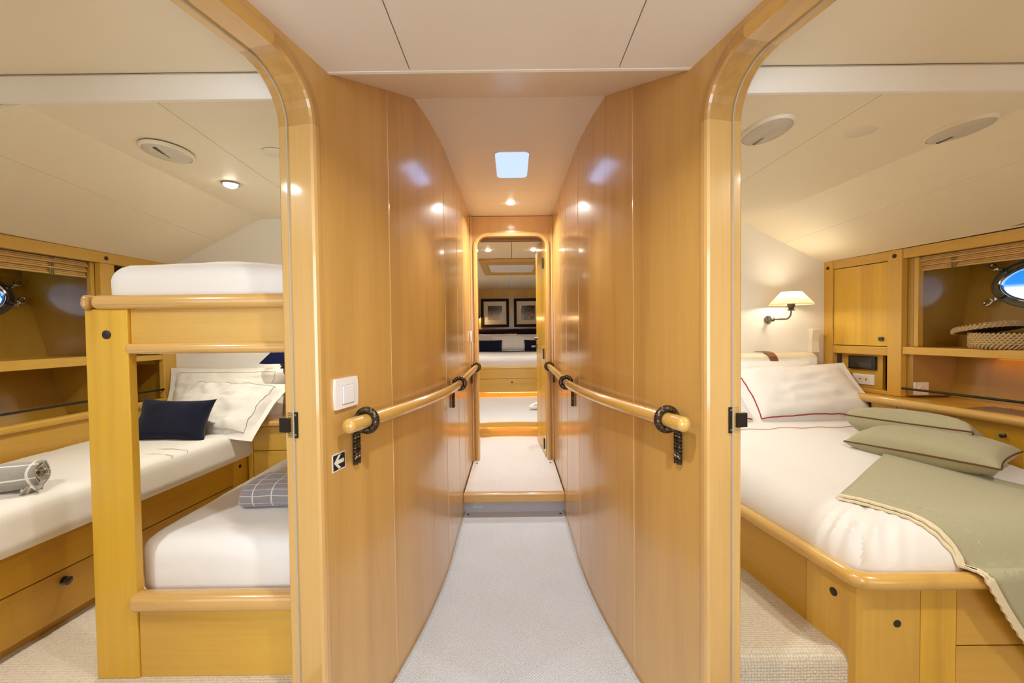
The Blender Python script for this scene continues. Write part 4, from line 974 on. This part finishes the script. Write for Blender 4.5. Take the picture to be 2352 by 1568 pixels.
# ------------------------------------------------------------------ bunk bed
t = thing('bunk_bed', (-.85, 1.8, .25), 'honey maple bunk bed against the passage wall in the left cabin', 'bunk bed')
MB().bbox(-1.222, -1.099, 1.22, 1.247, .25, 1.326, .003).build('post', M['gold_z'], t); plug(t, (-1.160, 1.2195, 1.253), (0, -1, 0), .0125)
MB().bbox(-1.222, -1.10, 2.50, 2.53, .25, 1.326, .003).build('post', M['gold_z'], t)
MB().bbox(-1.0985, -.605, 1.228, 1.25, 1.226, 1.326, .002).build('upper_fascia', M['honey_x'], t)
bm_ = MB().bbox(-1.199, -.605, 1.206, 1.262, 1.3245, 1.3665, .019, 4, smooth=True); bm_.build('upper_rail', M['rail_x'], t)
MB().bbox(-1.224, -1.1995, 1.206, 1.262, 1.3245, 1.3665, .019, 4, smooth=True).build('rail_end_cap', M['cap'], t, label='darker rounded end cap of the upper rail')
MB().bbox(-1.108, -.605, 1.210, 1.25, 1.196, 1.2275, .015, 4, smooth=True).build('lower_edge_rail', M['rail_x'], t)
MB().bbox(-1.118, -.605, 1.200, 1.255, .449, .503, .022, 4, smooth=True).build('lower_bunk_rail', M['rail_x'], t)
MB().bbox(-1.0985, -.605, 1.225, 1.25, .25, .449, .002).build('foot_board', M['honey_x'], t)
MB().bbox(-1.222, -.60, 1.252, 2.50, 1.20, 1.23, .002).build('upper_deck', M['honey_y'], t)
MB().bbox(-1.222, -1.20, 1.247, 2.50, 1.20, 1.355, .004).build('side_board', M['honey_y'], t)
MB().bbox(-1.105, -.60, 1.252, 2.32, .25, .46, .002).build('lower_deck', M['honey_y'], t)
t = thing('mattress', (-.88, 1.8, 1.23), 'thick white mattress on the upper bunk', 'mattress')
softbox(-1.214, -.60, 1.262, 2.49, 1.232, 1.462, .055, .03, .006, 11., .028).build('sheet', M['sheet'], t)
t = thing('mattress', (-.85, 1.8, .46), 'white mattress on the lower bunk under the grey checked blanket', 'mattress')
softbox(-1.148, -.60, 1.262, 2.32, .462, .642, .06, .03, .006, 15., .008).build('sheet', M['sheet'], t)
# folded plaid blanket
t = thing('folded_blanket', (-.72, 1.53, .65), 'grey checked blanket folded on the lower bunk', 'blanket'); m_ = MB(); vs = []; uv = []; nu, nv = 26, 40
for i in range(nu + 1):
    x = -.925 + .32 * i / nu
    for j in range(nv + 1):
        a = 2 * PI * j / nv; e = 2.6; cy = abs(math.cos(a)) ** (2 / e) * (1 if math.cos(a) > 0 else -1); cz = abs(math.sin(a)) ** (2 / e) * (1 if math.sin(a) > 0 else -1)
        k = 1 - .10 * max(0, (x + .905) / -.02) if x < -.905 else 1
        k = math.sqrt(max(.0, 1 - max(0, (-.900 - x) / .025) ** 2)) * .12 + .88
        vs.append(Vector((x - .012 * (1 - cz) * (i < 3), 1.535 + .098 * cy * k + (x + .75) * .06, .693 + .046 * cz * k + .003 * fbm((x * 10, a, 2))))); uv.append((x + .02, .14 * a + .018))
m_.add(vs, [(i * (nv + 1) + j, i * (nv + 1) + j + 1, (i + 1) * (nv + 1) + j + 1, (i + 1) * (nv + 1) + j) for i in range(nu) for j in range(nv)] + [tuple(range(nv)), tuple(nu * (nv + 1) + j for j in reversed(range(nv)))], True)
m_.build('folded_cloth', M['plaid2'], t, uvf=lambda k: uv[k])

# ------------------------------------------------------------------ double bed
SX = lambda y: 1.005 - .14 * (y - 1.25)
corner = []
cpt = Vector((1.005, 1.245)); r_ = .05
path = [(SX(y), y) for y in (2.88, 2.6, 2.3, 2.0, 1.8, 1.6, 1.45, 1.36)] + [(1.000, 1.31), (1.004, 1.280), (1.015, 1.256), (1.035, 1.243), (1.065, 1.240)] + [(x, 1.240) for x in (1.2, 1.5, 1.8, 2.12)]
t = thing('double_bed', (1.5, 1.9, 0), 'honey maple double bed base with a rounded rail and a curved corner', 'bed')
MB().tube([Vector((a + .004, b + .002, .499)) for a, b in path], .0245, 14).build('bed_rail', M['rail_y'], t)
def strip(pts, z0, z1, off, th, nm, mat, par, zf=None):
    rg = []; P_ = [Vector((a, b)) for a, b in pts]
    for i, p in enumerate(P_):
        tn = (P_[min(i + 1, len(P_) - 1)] - P_[max(i - 1, 0)]).normalized(); n_ = Vector((-tn.y, tn.x)); a = p + n_ * off; b = p + n_ * (off + th)
        rg.append([Vector((a.x, a.y, z0)), Vector((a.x, a.y, z1)), Vector((b.x, b.y, z1)), Vector((b.x, b.y, z0))])
    return MB().sweep(rg, True, False).build(nm, mat, par)
side = [(SX(y), y) for y in (2.88, 2.3, 1.8, 1.437)]
cor = [(SX(y), y) for y in (1.435, 1.36)] + [(1.000, 1.31), (1.004, 1.280), (1.015, 1.256), (1.035, 1.243), (1.065, 1.240), (1.21, 1.240)]
strip(side, .0, .49, .016, .02, 'side_panel', M['gold_y'], t); strip(cor, .0, .49, .016, .02, 'corner_panel', M['honey_z'], t)
MB().box(1.2115, 1.3175, 1.256, 1.276, 0, .482).build('front_stile', M['gold_z'], t)
d = MB().bbox(1.3195, 2.10, 1.256, 1.274, .294, .482, .002).build('front_drawer', M['honey_x'], t); d = MB().bbox(1.3195, 2.10, 1.256, 1.274, .04, .290, .002).build('front_drawer', M['honey_x'], t)
MB().box(1.30, 2.1, 1.275, 1.29, .02, .49).build('carcass', M['gap'], t)
plug(t, (1.142, 1.2565, .362), (0, -1, 0), .0115); plug(t, (SX(1.335) + .0165, 1.335, .412), (-1, -.14, 0), .0125)
MB().sweep([[Vector((SX(y) + .04, y, .44)), Vector((2.12, y, .44)), Vector((2.12, y, .46)), Vector((SX(y) + .04, y, .46))] for y in (1.28, 2.0, 2.88)]).build('deck', M['honey_y'], t)
# duvet / mattress as a height field over the bed plan
def bed_h(x, y):
    ds = (x - SX(y) - .018) * .99; df = y - 1.262
    rc_ = .11
    if ds < rc_ and df < rc_: dd = rc_ - math.hypot(rc_ - ds, rc_ - df) if True else 0
    else: dd = min(ds, df)
    dw = crx(y) + .02 - x
    R = .115; q = max(0, min(1, dd / R)); h = .505 + .118 * math.sqrt(max(0, 1 - (1 - q) ** 2))
    q2 = max(0, min(1, dd / .75)); h += .036 * (q2 * (2 - q2)) + .060 * max(0, min(1, (y - 1.6) / .7))
    if dw < .08: h -= .05 * (1 - max(0, dw) / .08) ** 2
    return h
def bed_point(u, v):
    """u 0..1 across from the open side to the hull, v 0..1 from foot to head"""
    uu = u ** 1.5; vv = v ** 1.45; y = 1.264 + (2.885 - 1.264) * vv
    x0 = SX(y) + .020; r2 = .10
    if y < 1.264 + r2: k = 1 - (y - 1.264) / r2; x0 += r2 * (1 - math.sqrt(max(0, 1 - k * k)))
    x = x0 + (crx(y) + .02 - x0) * uu; z = bed_h(x, y)
    # fitted-sheet creases, strongest near the open corner and edges
    e = math.exp(-min(x - x0, y - 1.264) * 7); cc = math.exp(-((x - 1.09) ** 2 + (y - 1.33) ** 2) / .02)
    ang = math.atan2(y - 1.55, x - 1.40)
    z += .012 * math.sin(ang * 46 + 3 * fbm((x * 3, y * 3, 0))) * cc * (.4 + .6 * e) + .008 * fbm((x * 6 + 4, y * 5, 1.)) * (.35 + e * .6)
    z += -.022 * math.exp(-((x - y * .9 + .105) ** 2) / .00022) * cc
    return Vector((x, y, z))
m_ = MB(); nu, nv = 90, 90; g = [[bed_point(i / nu, j / nv) for i in range(nu + 1)] for j in range(nv + 1)]
vs = [p for row in g for p in row]; n1 = nu + 1
fs = [(j * n1 + i, j * n1 + i + 1, (j + 1) * n1 + i + 1, (j + 1) * n1 + i) for j in range(nv) for i in range(nu)]
m_.add(vs, fs, True); base = len(m_.v)
bd = [i for i in range(nu + 1)] + [j * n1 + nu for j in range(1, nv + 1)] + [nv * n1 + i for i in range(nu - 1, -1, -1)] + [j * n1 for j in range(nv - 1, 0, -1)]
m_.v += [Vector((m_.v[b].x, m_.v[b].y, .462)) for b in bd]; L2 = len(bd)
for i in range(L2): m_.smooth.add(len(m_.f)); m_.f.append((bd[i], bd[(i + 1) % L2], base + (i + 1) % L2, base + i))
m_.f.append(tuple(base + i for i in range(L2)))
t = thing('mattress', (1.5, 2.0, .46), 'wide white-sheeted mattress on the double bed', 'mattress'); m_.build('sheet', M['sheet'], t)
def on_bed(x, y, l=.002): return Vector((x, y, bed_h(x, y) + l + .008 * fbm((x * 6 + 4, y * 5, 1.)) * .4))
MB().tube([on_bed(1.02 + .9 * k / 30, 2.262 + .01 * math.sin(k), .004) for k in range(31)], .0014, 6).build('red_hem_line', M['redline'], t, label='thin red line across the turned-down sheet')
# bolster headboard
t = thing('headboard_bolster', (1.4, 2.85, .7), 'cream padded headboard roll with brown leather straps behind the double bed pillows', 'headboard')
softbox(.55, 2.005, 2.76, 2.878, .70, 1.088, .05, .03, .002, 31., 0).build('padding', M['bolster'], t)
for xs in (1.655, .95):
    prf = [(2.875, 1.0915), (2.85, 1.0945), (2.815, 1.0940), (2.778, 1.086), (2.757, 1.064), (2.750, 1.03), (2.748, .98)]
    MB().sweep([[Vector((xs - .026 + .045 * (k / 6), y, z)), Vector((xs + .026 + .045 * (k / 6), y, z)), Vector((xs + .026 + .045 * (k / 6), y - .001, z + .0025)), Vector((xs - .026 + .045 * (k / 6), y - .001, z + .0025))] for k, (y, z) in enumerate(prf)]).build('leather_strap', M['strap'], t)
FRONTLINE = True
gp = 'pillows on the double bed'
put_pillow('pillow', 'white pillow standing behind the others against the cream headboard', 'pillow', gp, leanT((1.63, 2.705, .865), math.radians(74)), (.68, .40, .13), M['sheet'], 'line', M['redline'], .80, .0026, flange=.12, seed=21, wr=.008)
put_pillow('pillow', 'large white pillow with a red line leaning in front at the hull side', 'pillow', gp, leanT((1.735, 2.565, .860), math.radians(42), 0, math.radians(1.5)), (.80, .46, .17), M['sheet'], 'line', M['redline'], .84, .0032, flange=.13, seed=23, wr=.010)
put_pillow('pillow', 'white pillow with a red line mostly hidden behind the door frame', 'pillow', gp, leanT((1.045, 2.555, .855), math.radians(40), 0, math.radians(-1.5)), (.74, .46, .17), M['sheet'], 'line', M['redline'], .84, .0032, flange=.13, seed=27, wr=.010)
# green cushions
ab = Vector((.225, -.375, 0)).normalized(); pr = Vector((-ab.y, ab.x, 0)) 
def cushT(c, tilt, yawd=0): 
    a = Matrix.Rotation(yawd, 3, 'Z') @ ab; p = Vector((-a.y, a.x, 0)); n_ = Vector((0, 0, 1)); 
    p2 = (p * math.cos(tilt) + n_ * math.sin(tilt)).normalized(); n2 = a.cross(p2); return frameT(c, a, p2, n2)
put_pillow('cushion', 'sage green cushion with brown piping lying in front on the folded throw', 'cushion', 'green cushions', cushT((1.800, 1.845, .728), math.radians(3)), (.49, .32, .13), M['linen'], 'edge', M['piping'], lr=.0034, seed=41, wr=.004, pinch=.07, pw=.44)
put_pillow('cushion', 'sage green cushion with brown piping lying behind the other, nearer the counter knobs', 'cushion', 'green cushions', cushT((1.905, 2.02, .757), math.radians(-20)), (.45, .31, .16), M['linen'], 'edge', M['piping'], lr=.0034, seed=47, wr=.004, pinch=.07, pw=.36)
# throw draped over the foot
d1 = Vector((.58, -.81)).normalized(); d2 = Vector((.80, .60)).normalized(); O2 = Vector((1.155, 1.505))
def throw_pt(s_, q_, l=.010):
    p = O2 + d1 * s_ + d2 * q_; x, y = p.x, p.y; yf = 1.222
    x += .012 * math.sin(s_ * 9) ; xm = crx(max(y, 1.3)) - .004
    if y >= 1.262:
        z = bed_h(min(x, xm), y) + l; 
        if y < 1.34: z = max(z, .53 + (bed_h(x, 1.34) - .53 + l) * ((y - 1.262) / .078) ** .5)
    elif y > yf: z = .53 - .0 + .004
    else: z = .528 - (yf - y); y = yf - .006 + .006 * math.sin(x * 22)
    return Vector((min(x, 2.085), y, z))
t = thing('throw_blanket', (1.5, 1.5, .65), 'sage green throw with an ivory stitched edge draped over the foot of the double bed', 'blanket')
def throw_mesh(s0, s1, q0, q1, l, ns, nq):
    m_ = MB(); n1 = nq + 1; vs = [throw_pt(s0 + (s1 - s0) * i / ns, q0 + (q1 - q0) * j / nq, l) for i in range(ns + 1) for j in range(nq + 1)]
    m_.add(vs, [(i * n1 + j, i * n1 + j + 1, (i + 1) * n1 + j + 1, (i + 1) * n1 + j) for i in range(ns) for j in range(nq)], True); return m_
o = throw_mesh(0, 1.0, .012, .62, .014, 70, 44).build('cloth', M['linen'], t, recalc=False); md = o.modifiers.new('t', 'SOLIDIFY'); md.thickness = .006; md.offset = 0
for q0, q1, l in ((-.002, .013, .015), (-.011, .004, .006)):
    m_ = MB(); rg = []
    for k in range(150):
        s_ = 1.0 * k / 149; wv = .0022 * math.sin(k * 1.25); a = throw_pt(s_, q0 + wv, l); b = throw_pt(s_, q1, l); up = Vector((0, 0, .006)) if a.y > 1.225 else Vector((0, -.006, 0)); rg.append([a - up * .5, b - up * .5, b + up * .5, a + up * .5])
    m_.sweep(rg, True, True).build('ivory_edge', M['fringe'], t, label='ivory stitched edge of the throw')
m_ = MB()
for k in range(34):
    s_ = .01 + .029 * k; m_.tube([throw_pt(s_, .078, .0190), throw_pt(s_ + .013, .078, .0190)], .0008, 5)
m_.build('running_stitch', M['fringe'], t, kind='stuff')

# ------------------------------------------------------------------ handset, basket, magazines
t = thing('wall_handset', (2.03, 2.87, 1.15), 'ivory telephone handset with a coiled cord on the wall next to the locker', 'telephone')
prof = [(1.068, .017, .030), (1.085, .026, .038), (1.12, .024, .034), (1.16, .022, .030), (1.20, .024, .034), (1.235, .028, .040), (1.245, .020, .034)]
rg = []
for z, hwid, dep in prof:
    rg.append([Vector((2.032 + .010 * (1.15 - z) / .1 * -.5 + hwid * cx_, 2.898 - (dep if cy_ < 0 else 0) * 1.2, z)) for cx_, cy_ in ((-1, 1), (-1, -.5), (-.7, -1), (.7, -1), (1, -.5), (1, 1))])
MB().sweep(rg, True, False).build('handset', M['ivoryplastic'], t)
for x0, ph in ((2.022, 0), (2.070, 1)):
    cp = []
    for k in range(150): a = k * .62; cp.append((x0 + .006 * math.cos(a), 2.885 + .006 * math.sin(a), 1.068 - .0012 * k))
    MB().tube(cp, .0017, 5).build('coiled_cord', M['ivoryplastic'], t)
def stitches(T, rows, nk, mat, parent, th=.0034):
    m_ = MB(); 
    for i, (p0, p1, bulge) in enumerate(rows):
        for k in range(nk):
            a0 = 2 * PI * (k + (.5 if i % 2 else 0)) / nk; a1 = a0 + 2 * PI / nk * .55; pts = []
            for j in range(4):
                u = j / 3; a = a0 + (a1 - a0) * u; r = p0[0] + (p1[0] - p0[0]) * u + bulge[0] * math.sin(PI * u); z = p0[1] + (p1[1] - p0[1]) * u + bulge[1] * math.sin(PI * u)
                pts.append(T @ Vector((r * math.cos(a), r * math.sin(a), z)))
            m_.tube(pts, th * (.85 + .3 * random.random()), 5)
    return m_.build('woven_stitches', mat, parent, recalc=False, kind='stuff')
def woven(T, prof, name, parent, nk=72):
    m_ = MB(); vs = []; N = len(prof); n = nk * 3
    for i, (r, z, nr, nz2) in enumerate(prof):
        for k in range(n):
            a = 2 * PI * k / n; ph = (1 if (i // 2) % 2 else 0) * PI; dlt = .0028 * math.sin(nk / 2 * a * 1.0 + ph) * (1 if i % 2 else -.3) 
            rr = r + nr * dlt; zz_ = z + nz2 * dlt; vs.append(T @ Vector((rr * math.cos(a), rr * math.sin(a), zz_)))
    m_.add(vs, [(i * n + k, i * n + (k + 1) % n, (i + 1) * n + (k + 1) % n, (i + 1) * n + k) for i in range(N - 1) for k in range(n)], True); return m_
t = thing('wicker_basket', (2.39, 2.07, 1.136), 'round woven wicker basket on the right hull shelf under the porthole', 'basket')
pf = [(.10 + .020 * min(1, k / 4), 1.137 + .0046 * k, 1, 0) for k in range(17)]
woven(Matrix.Translation((2.39, 2.07, 0)), [(.02, 1.138, 0, 0)] + pf + [(.112, 1.212, 0, 0), (.110, 1.15, 0, 0), (.02, 1.142, 0, 0)], 'basket', t).build('woven_body', M['wickerdark'], t)
stitches(Matrix.Translation((2.39, 2.07, 0)), [((.117 if i else .108, 1.139 + .0092 * i), (.118, 1.148 + .0092 * i), (.0055, 0)) for i in range(8)], 46, M['wicker'], t, .0050)
n_ = 10; m_ = MB()
for k in range(7): zz_ = 1.142 + k * .0105; m_.tube([(2.39 + (.104 + .018 * min(1, k / 2)) * math.cos(2 * PI * j / 48), 2.07 + (.104 + .018 * min(1, k / 2)) * math.sin(2 * PI * j / 48), zz_) for j in range(48)], .0034, 6, closed=True)
m_.build('coils', M['wicker'], t, kind='stuff')
TL = Matrix.Translation((2.385, 2.145, 1.2335)) @ Matrix.Rotation(math.radians(-10.5), 4, 'X')
t = thing('basket_lid', (2.385, 2.145, 1.22), 'round woven basket lid resting askew on the wicker basket', 'basket lid')
pf = [(.004, .010, 0, 1)] + [(.012 * k, .011, 0, 1) for k in range(1, 10)] + [(.118, .010, 1, 1), (.122, .004, 1, 0), (.122, -.002, 1, 0), (.119, -.008, 1, 0), (.110, -.009, 0, 0), (.004, -.005, 0, 0)]
woven(TL, pf, 'lid', t, 60).build('woven_top', M['wickerdark'], t)
stitches(TL, [((.122, -.008 + .008 * i), (.122, .001 + .008 * i), (.004, 0)) for i in range(2)] + [((.010 + .011 * i, .0115), (.021 + .011 * i, .0115), (0, .004)) for i in range(10)], 44, M['wicker'], t, .0048)
m_ = MB()
for k in range(3): m_.tube([TL @ Vector((.122 * math.cos(2 * PI * j / 48), .122 * math.sin(2 * PI * j / 48), .006 - .006 * k)) for j in range(48)], .0036, 6, closed=True)
m_.build('rim_coils', M['wicker'], t, kind='stuff')
def magazine(c, yaw, wid, hei, z, th, cover, label, title=None):
    R = Matrix.Translation((c[0], c[1], z)) @ Matrix.Rotation(yaw, 4, 'Z'); t = thing('magazine', R.translation, label, 'magazine', 'magazines on the right counter')
    MB().bbox(-wid / 2, wid / 2, -hei / 2, hei / 2, 0, th, .0006, 1, fn=lambda a, b, c_: R @ Vector((a, b, c_))).build('pages', M['paper'], t)
    m_ = MB(); nu, nv = 10, 10; vs = [R @ Vector((-wid / 2 + wid * i / nu, -hei / 2 + hei * j / nv, th + .0006 + .002 * (i / nu) ** 3)) for i in range(nu + 1) for j in range(nv + 1)]; uv = [(i / nu, j / nv) for i in range(nu + 1) for j in range(nv + 1)]
    m_.add(vs, [(i * 11 + j, i * 11 + j + 1, (i + 1) * 11 + j + 1, (i + 1) * 11 + j) for i in range(nu) for j in range(nv)]); m_.build('cover', cover, t, uvf=lambda k: uv[k])
    if title:
        cu = bpy.data.curves.new('title', 'FONT'); cu.body = title; cu.size = .030; cu.align_x = 'CENTER'; cu.align_y = 'CENTER'; cu.extrude = .0002
        to = bpy.data.objects.new('tmp', cu); COL.objects.link(to); dg = bpy.context.evaluated_depsgraph_get(); me = bpy.data.meshes.new_from_object(to.evaluated_get(dg)); bpy.data.objects.remove(to)
        me.transform(Matrix.Rotation(yaw, 4, 'Z') @ Matrix.Translation((0, hei / 2 - .028, th + .0030)) ); me.materials.clear(); me.materials.append(M['paper'])
        o = bpy.data.objects.new('title_lettering', me); COL.objects.link(o); o.parent = t; o['label'] = 'pale title lettering'
MY = math.radians(-78)
magazine((2.262, 1.965), MY, .21, .27, .8485, .004, M['mag1'], 'violet-topped magazine with pale title lettering on the right counter', 'FINEST MOMENTS')
magazine((2.31, 1.69), MY - .1, .21, .27, .8485, .004, M['mag2'], 'grey magazine lying nearer the viewer on the right counter')

# ------------------------------------------------------------------ aft cabin furniture
t = thing('aft_bed', (0, 6.5, .3), 'wide honey maple bed base with amber floor light in the aft cabin', 'bed')
MB().bbox(-1.2, 1.2, 6.10, 6.16, .708, .748, .018, 4, smooth=True).build('bed_rail', M['rail_x'], t)
MB().bbox(-1.2, 1.2, 6.12, 6.14, .567, .708, .002).build('upper_board', M['honey_x'], t)
d = MB().bbox(-1.2, 1.2, 6.12, 6.14, .372, .562, .002).build('drawer', M['honey_x'], t); plug(d, (-.011, 6.119, .514), (0, -1, 0), .013)
MB().box(-1.15, 1.15, 6.18, 6.20, .30, .372).build('plinth', M['honey_x'], t)
m_ = MB(); 
for k in range(40): m_.box(-.38 + .02 * k, -.374 + .02 * k, 6.135, 6.141, .362, .368)
m_.build('led_dots', M['leddot'], t, kind='stuff')
MB().box(-1.1, 1.1, 6.148, 6.152, .366, .370).build('led_strip', M['led'], t)
MB().box(-1.2, 1.2, 6.14, 8.25, .5, .70).build('base_box', M['honey_x'], t)
l = area('aft_plinth_led', (0, 6.155, .36), .9, 1.6, LEDC, (0, 0, 0), .01); l = area('aft_step_led', (0, 4.43, .245), .3, .8, LEDC, (0, 0, 0), .01)
t = thing('mattress', (0, 7.1, .70), 'white mattress on the aft cabin bed', 'mattress')
softbox(-1.18, 1.18, 6.16, 8.2, .702, .885, .08, .06, .006, 51., .0).build('sheet', M['sheet'], t)
o = tagm(MB().bbox(-1.18, 1.18, 7.45, 7.62, .885, .895, .004).build('navy_throw', M['indigo']), 'narrow navy throw folded across the aft cabin bed before the pillows', 'blanket')
t = thing('headboard', (0, 8.2, .7), 'dark indigo upholstered headboard in the aft cabin', 'headboard')
softbox(-1.3, 1.3, 8.18, 8.295, .72, 1.295, .04, .08, .003, 61., .0).build('padding', M['indigo'], t)
gp = 'pillows on the aft cabin bed'
put_pillow('pillow', 'left white pillow propped on the aft cabin headboard', 'pillow', gp, leanT((-.36, 7.93, 1.035), math.radians(68)), (.74, .36, .18), M['sheet'], seed=71, nu=24, nv=18, wr=.010)
put_pillow('pillow', 'right white pillow propped on the aft cabin headboard', 'pillow', gp, leanT((.40, 7.93, 1.025), math.radians(68)), (.74, .36, .18), M['sheet'], seed=72, nu=24, nv=18, wr=.010)
put_pillow('pillow', 'white pillow with a dark line left of the middle of the aft cabin bed', 'pillow', gp, leanT((-.16, 7.74, 1.025), math.radians(70), 0, math.radians(6)), (.50, .33, .16), M['sheet'], 'line', M['oliveline'], .82, .003, flange=.1, seed=73, nu=24, nv=18)
put_pillow('pillow', 'white pillow with a dark line right of the middle of the aft cabin bed', 'pillow', gp, leanT((.21, 7.74, 1.02), math.radians(70), 0, math.radians(-6)), (.50, .33, .16), M['sheet'], 'line', M['oliveline'], .82, .003, flange=.1, seed=74, nu=24, nv=18)
put_pillow('cushion', 'navy cushion at the left side of the aft cabin bed', 'cushion', None, leanT((-.42, 7.62, .975), math.radians(76)), (.48, .24, .12), M['navy'], seed=75, nu=20, nv=16)
put_pillow('cushion', 'navy cushion half hidden by the open door on the aft cabin bed', 'cushion', None, leanT((.45, 7.62, .975), math.radians(76)), (.48, .24, .12), M['navy'], seed=76, nu=20, nv=16)
def picture(x0, x1, label, mat, figs):
    t = thing('framed_picture', ((x0 + x1) / 2, 8.28, 1.33), label, 'picture'); z0, z1 = 1.328, 1.878; fw = .052
    for a in ((x0, x1, z1 - fw, z1), (x0, x1, z0, z0 + fw), (x0, x0 + fw, z0 + fw, z1 - fw), (x1 - fw, x1, z0 + fw, z1 - fw)): MB().bbox(a[0], a[1], 8.262, 8.299, a[2], a[3], .004, 1).build('frame_bar', M['frameblack'], t)
    MB().box(x0 + fw, x1 - fw, 8.282, 8.286, z0 + fw, z1 - fw).build('mat_board', M['matboard'], t)
    cx_, cz_ = (x0 + x1) / 2, 1.603; h_ = .138; m_ = MB(); m_.add([(cx_ - h_, 8.281, cz_ - h_), (cx_ + h_, 8.281, cz_ - h_), (cx_ + h_, 8.281, cz_ + h_), (cx_ - h_, 8.281, cz_ + h_)], [(0, 1, 2, 3)])
    uv = [(0, 0), (1, 0), (1, 1), (0, 1)]; ph = m_.build('photograph', mat, t, uvf=lambda k: uv[k])
    for fx, fz, s_ in figs:
        MB().poly([(-.008 * s_, -.035 * s_), (-.003 * s_, .01 * s_), (-.007 * s_, .028 * s_), (0, .04 * s_), (.007 * s_, .028 * s_), (.004 * s_, .01 * s_), (.009 * s_, -.035 * s_), (0, -.012 * s_)], lambda a, b: Vector((cx_ + fx + a, 8.2795, cz_ + fz + b)), lambda a, b: Vector((cx_ + fx + a, 8.281, cz_ + fz + b))).build('printed_figure', M['blackplastic'], ph)
picture(-.600, -.058, 'black-framed grey beach photograph with two small figures, left of the pair', M['photo1'], [(-.065, -.03, 1.), (.070, -.022, .8)])
picture(.038, .58, 'black-framed grey harbour photograph beside the open door, right of the pair', M['photo2'], [(-.06, -.03, .8)])
t = thing('wall_lamp', (-.66, 8.28, 1.55), 'dark wall lamp half hidden left of the aft cabin pictures', 'wall lamp')
MB().lathe([(.03, 0), (.03, .02), (.012, .03), (.01, .12), (.02, .125), (.02, .15), (0, .15)], frameT((-.66, 8.3, 1.58), (1, 0, 0), (0, 0, 1), (0, -1, 0)), 16).build('bracket', M['bronze2'], t)
MB().lathe([(.03, 0), (.055, -.07), (.053, -.07), (.028, 0)], Matrix.Translation((-.66, 8.17, 1.57)), 20).build('lamp_shade', M['bronze2'], t)
l = point('bedside_glow', (-.02, -.11, -.06), 3, .02, (1, .62, .3)); l.parent = t
t = thing('rolled_towel', (.32, 5.12, .33), 'white rolled towel on the aft cabin carpet partly behind the open door', 'towel')
m_ = MB(); m_.tube([(.195, 5.10, .335), (.205, 5.10, .337), (.24, 5.11, .34), (.30, 5.12, .352), (.40, 5.14, .365), (.50, 5.16, .36)], .03, 18, radii=[.012, .026, .036, .048, .06, .05]); m_.build('towel_body', M['sheet'], t)
MB().tube([(.245, 5.075, .365), (.30, 5.07, .380), (.36, 5.08, .40)], .003, 6).build('fold_line', M['riser'], t)
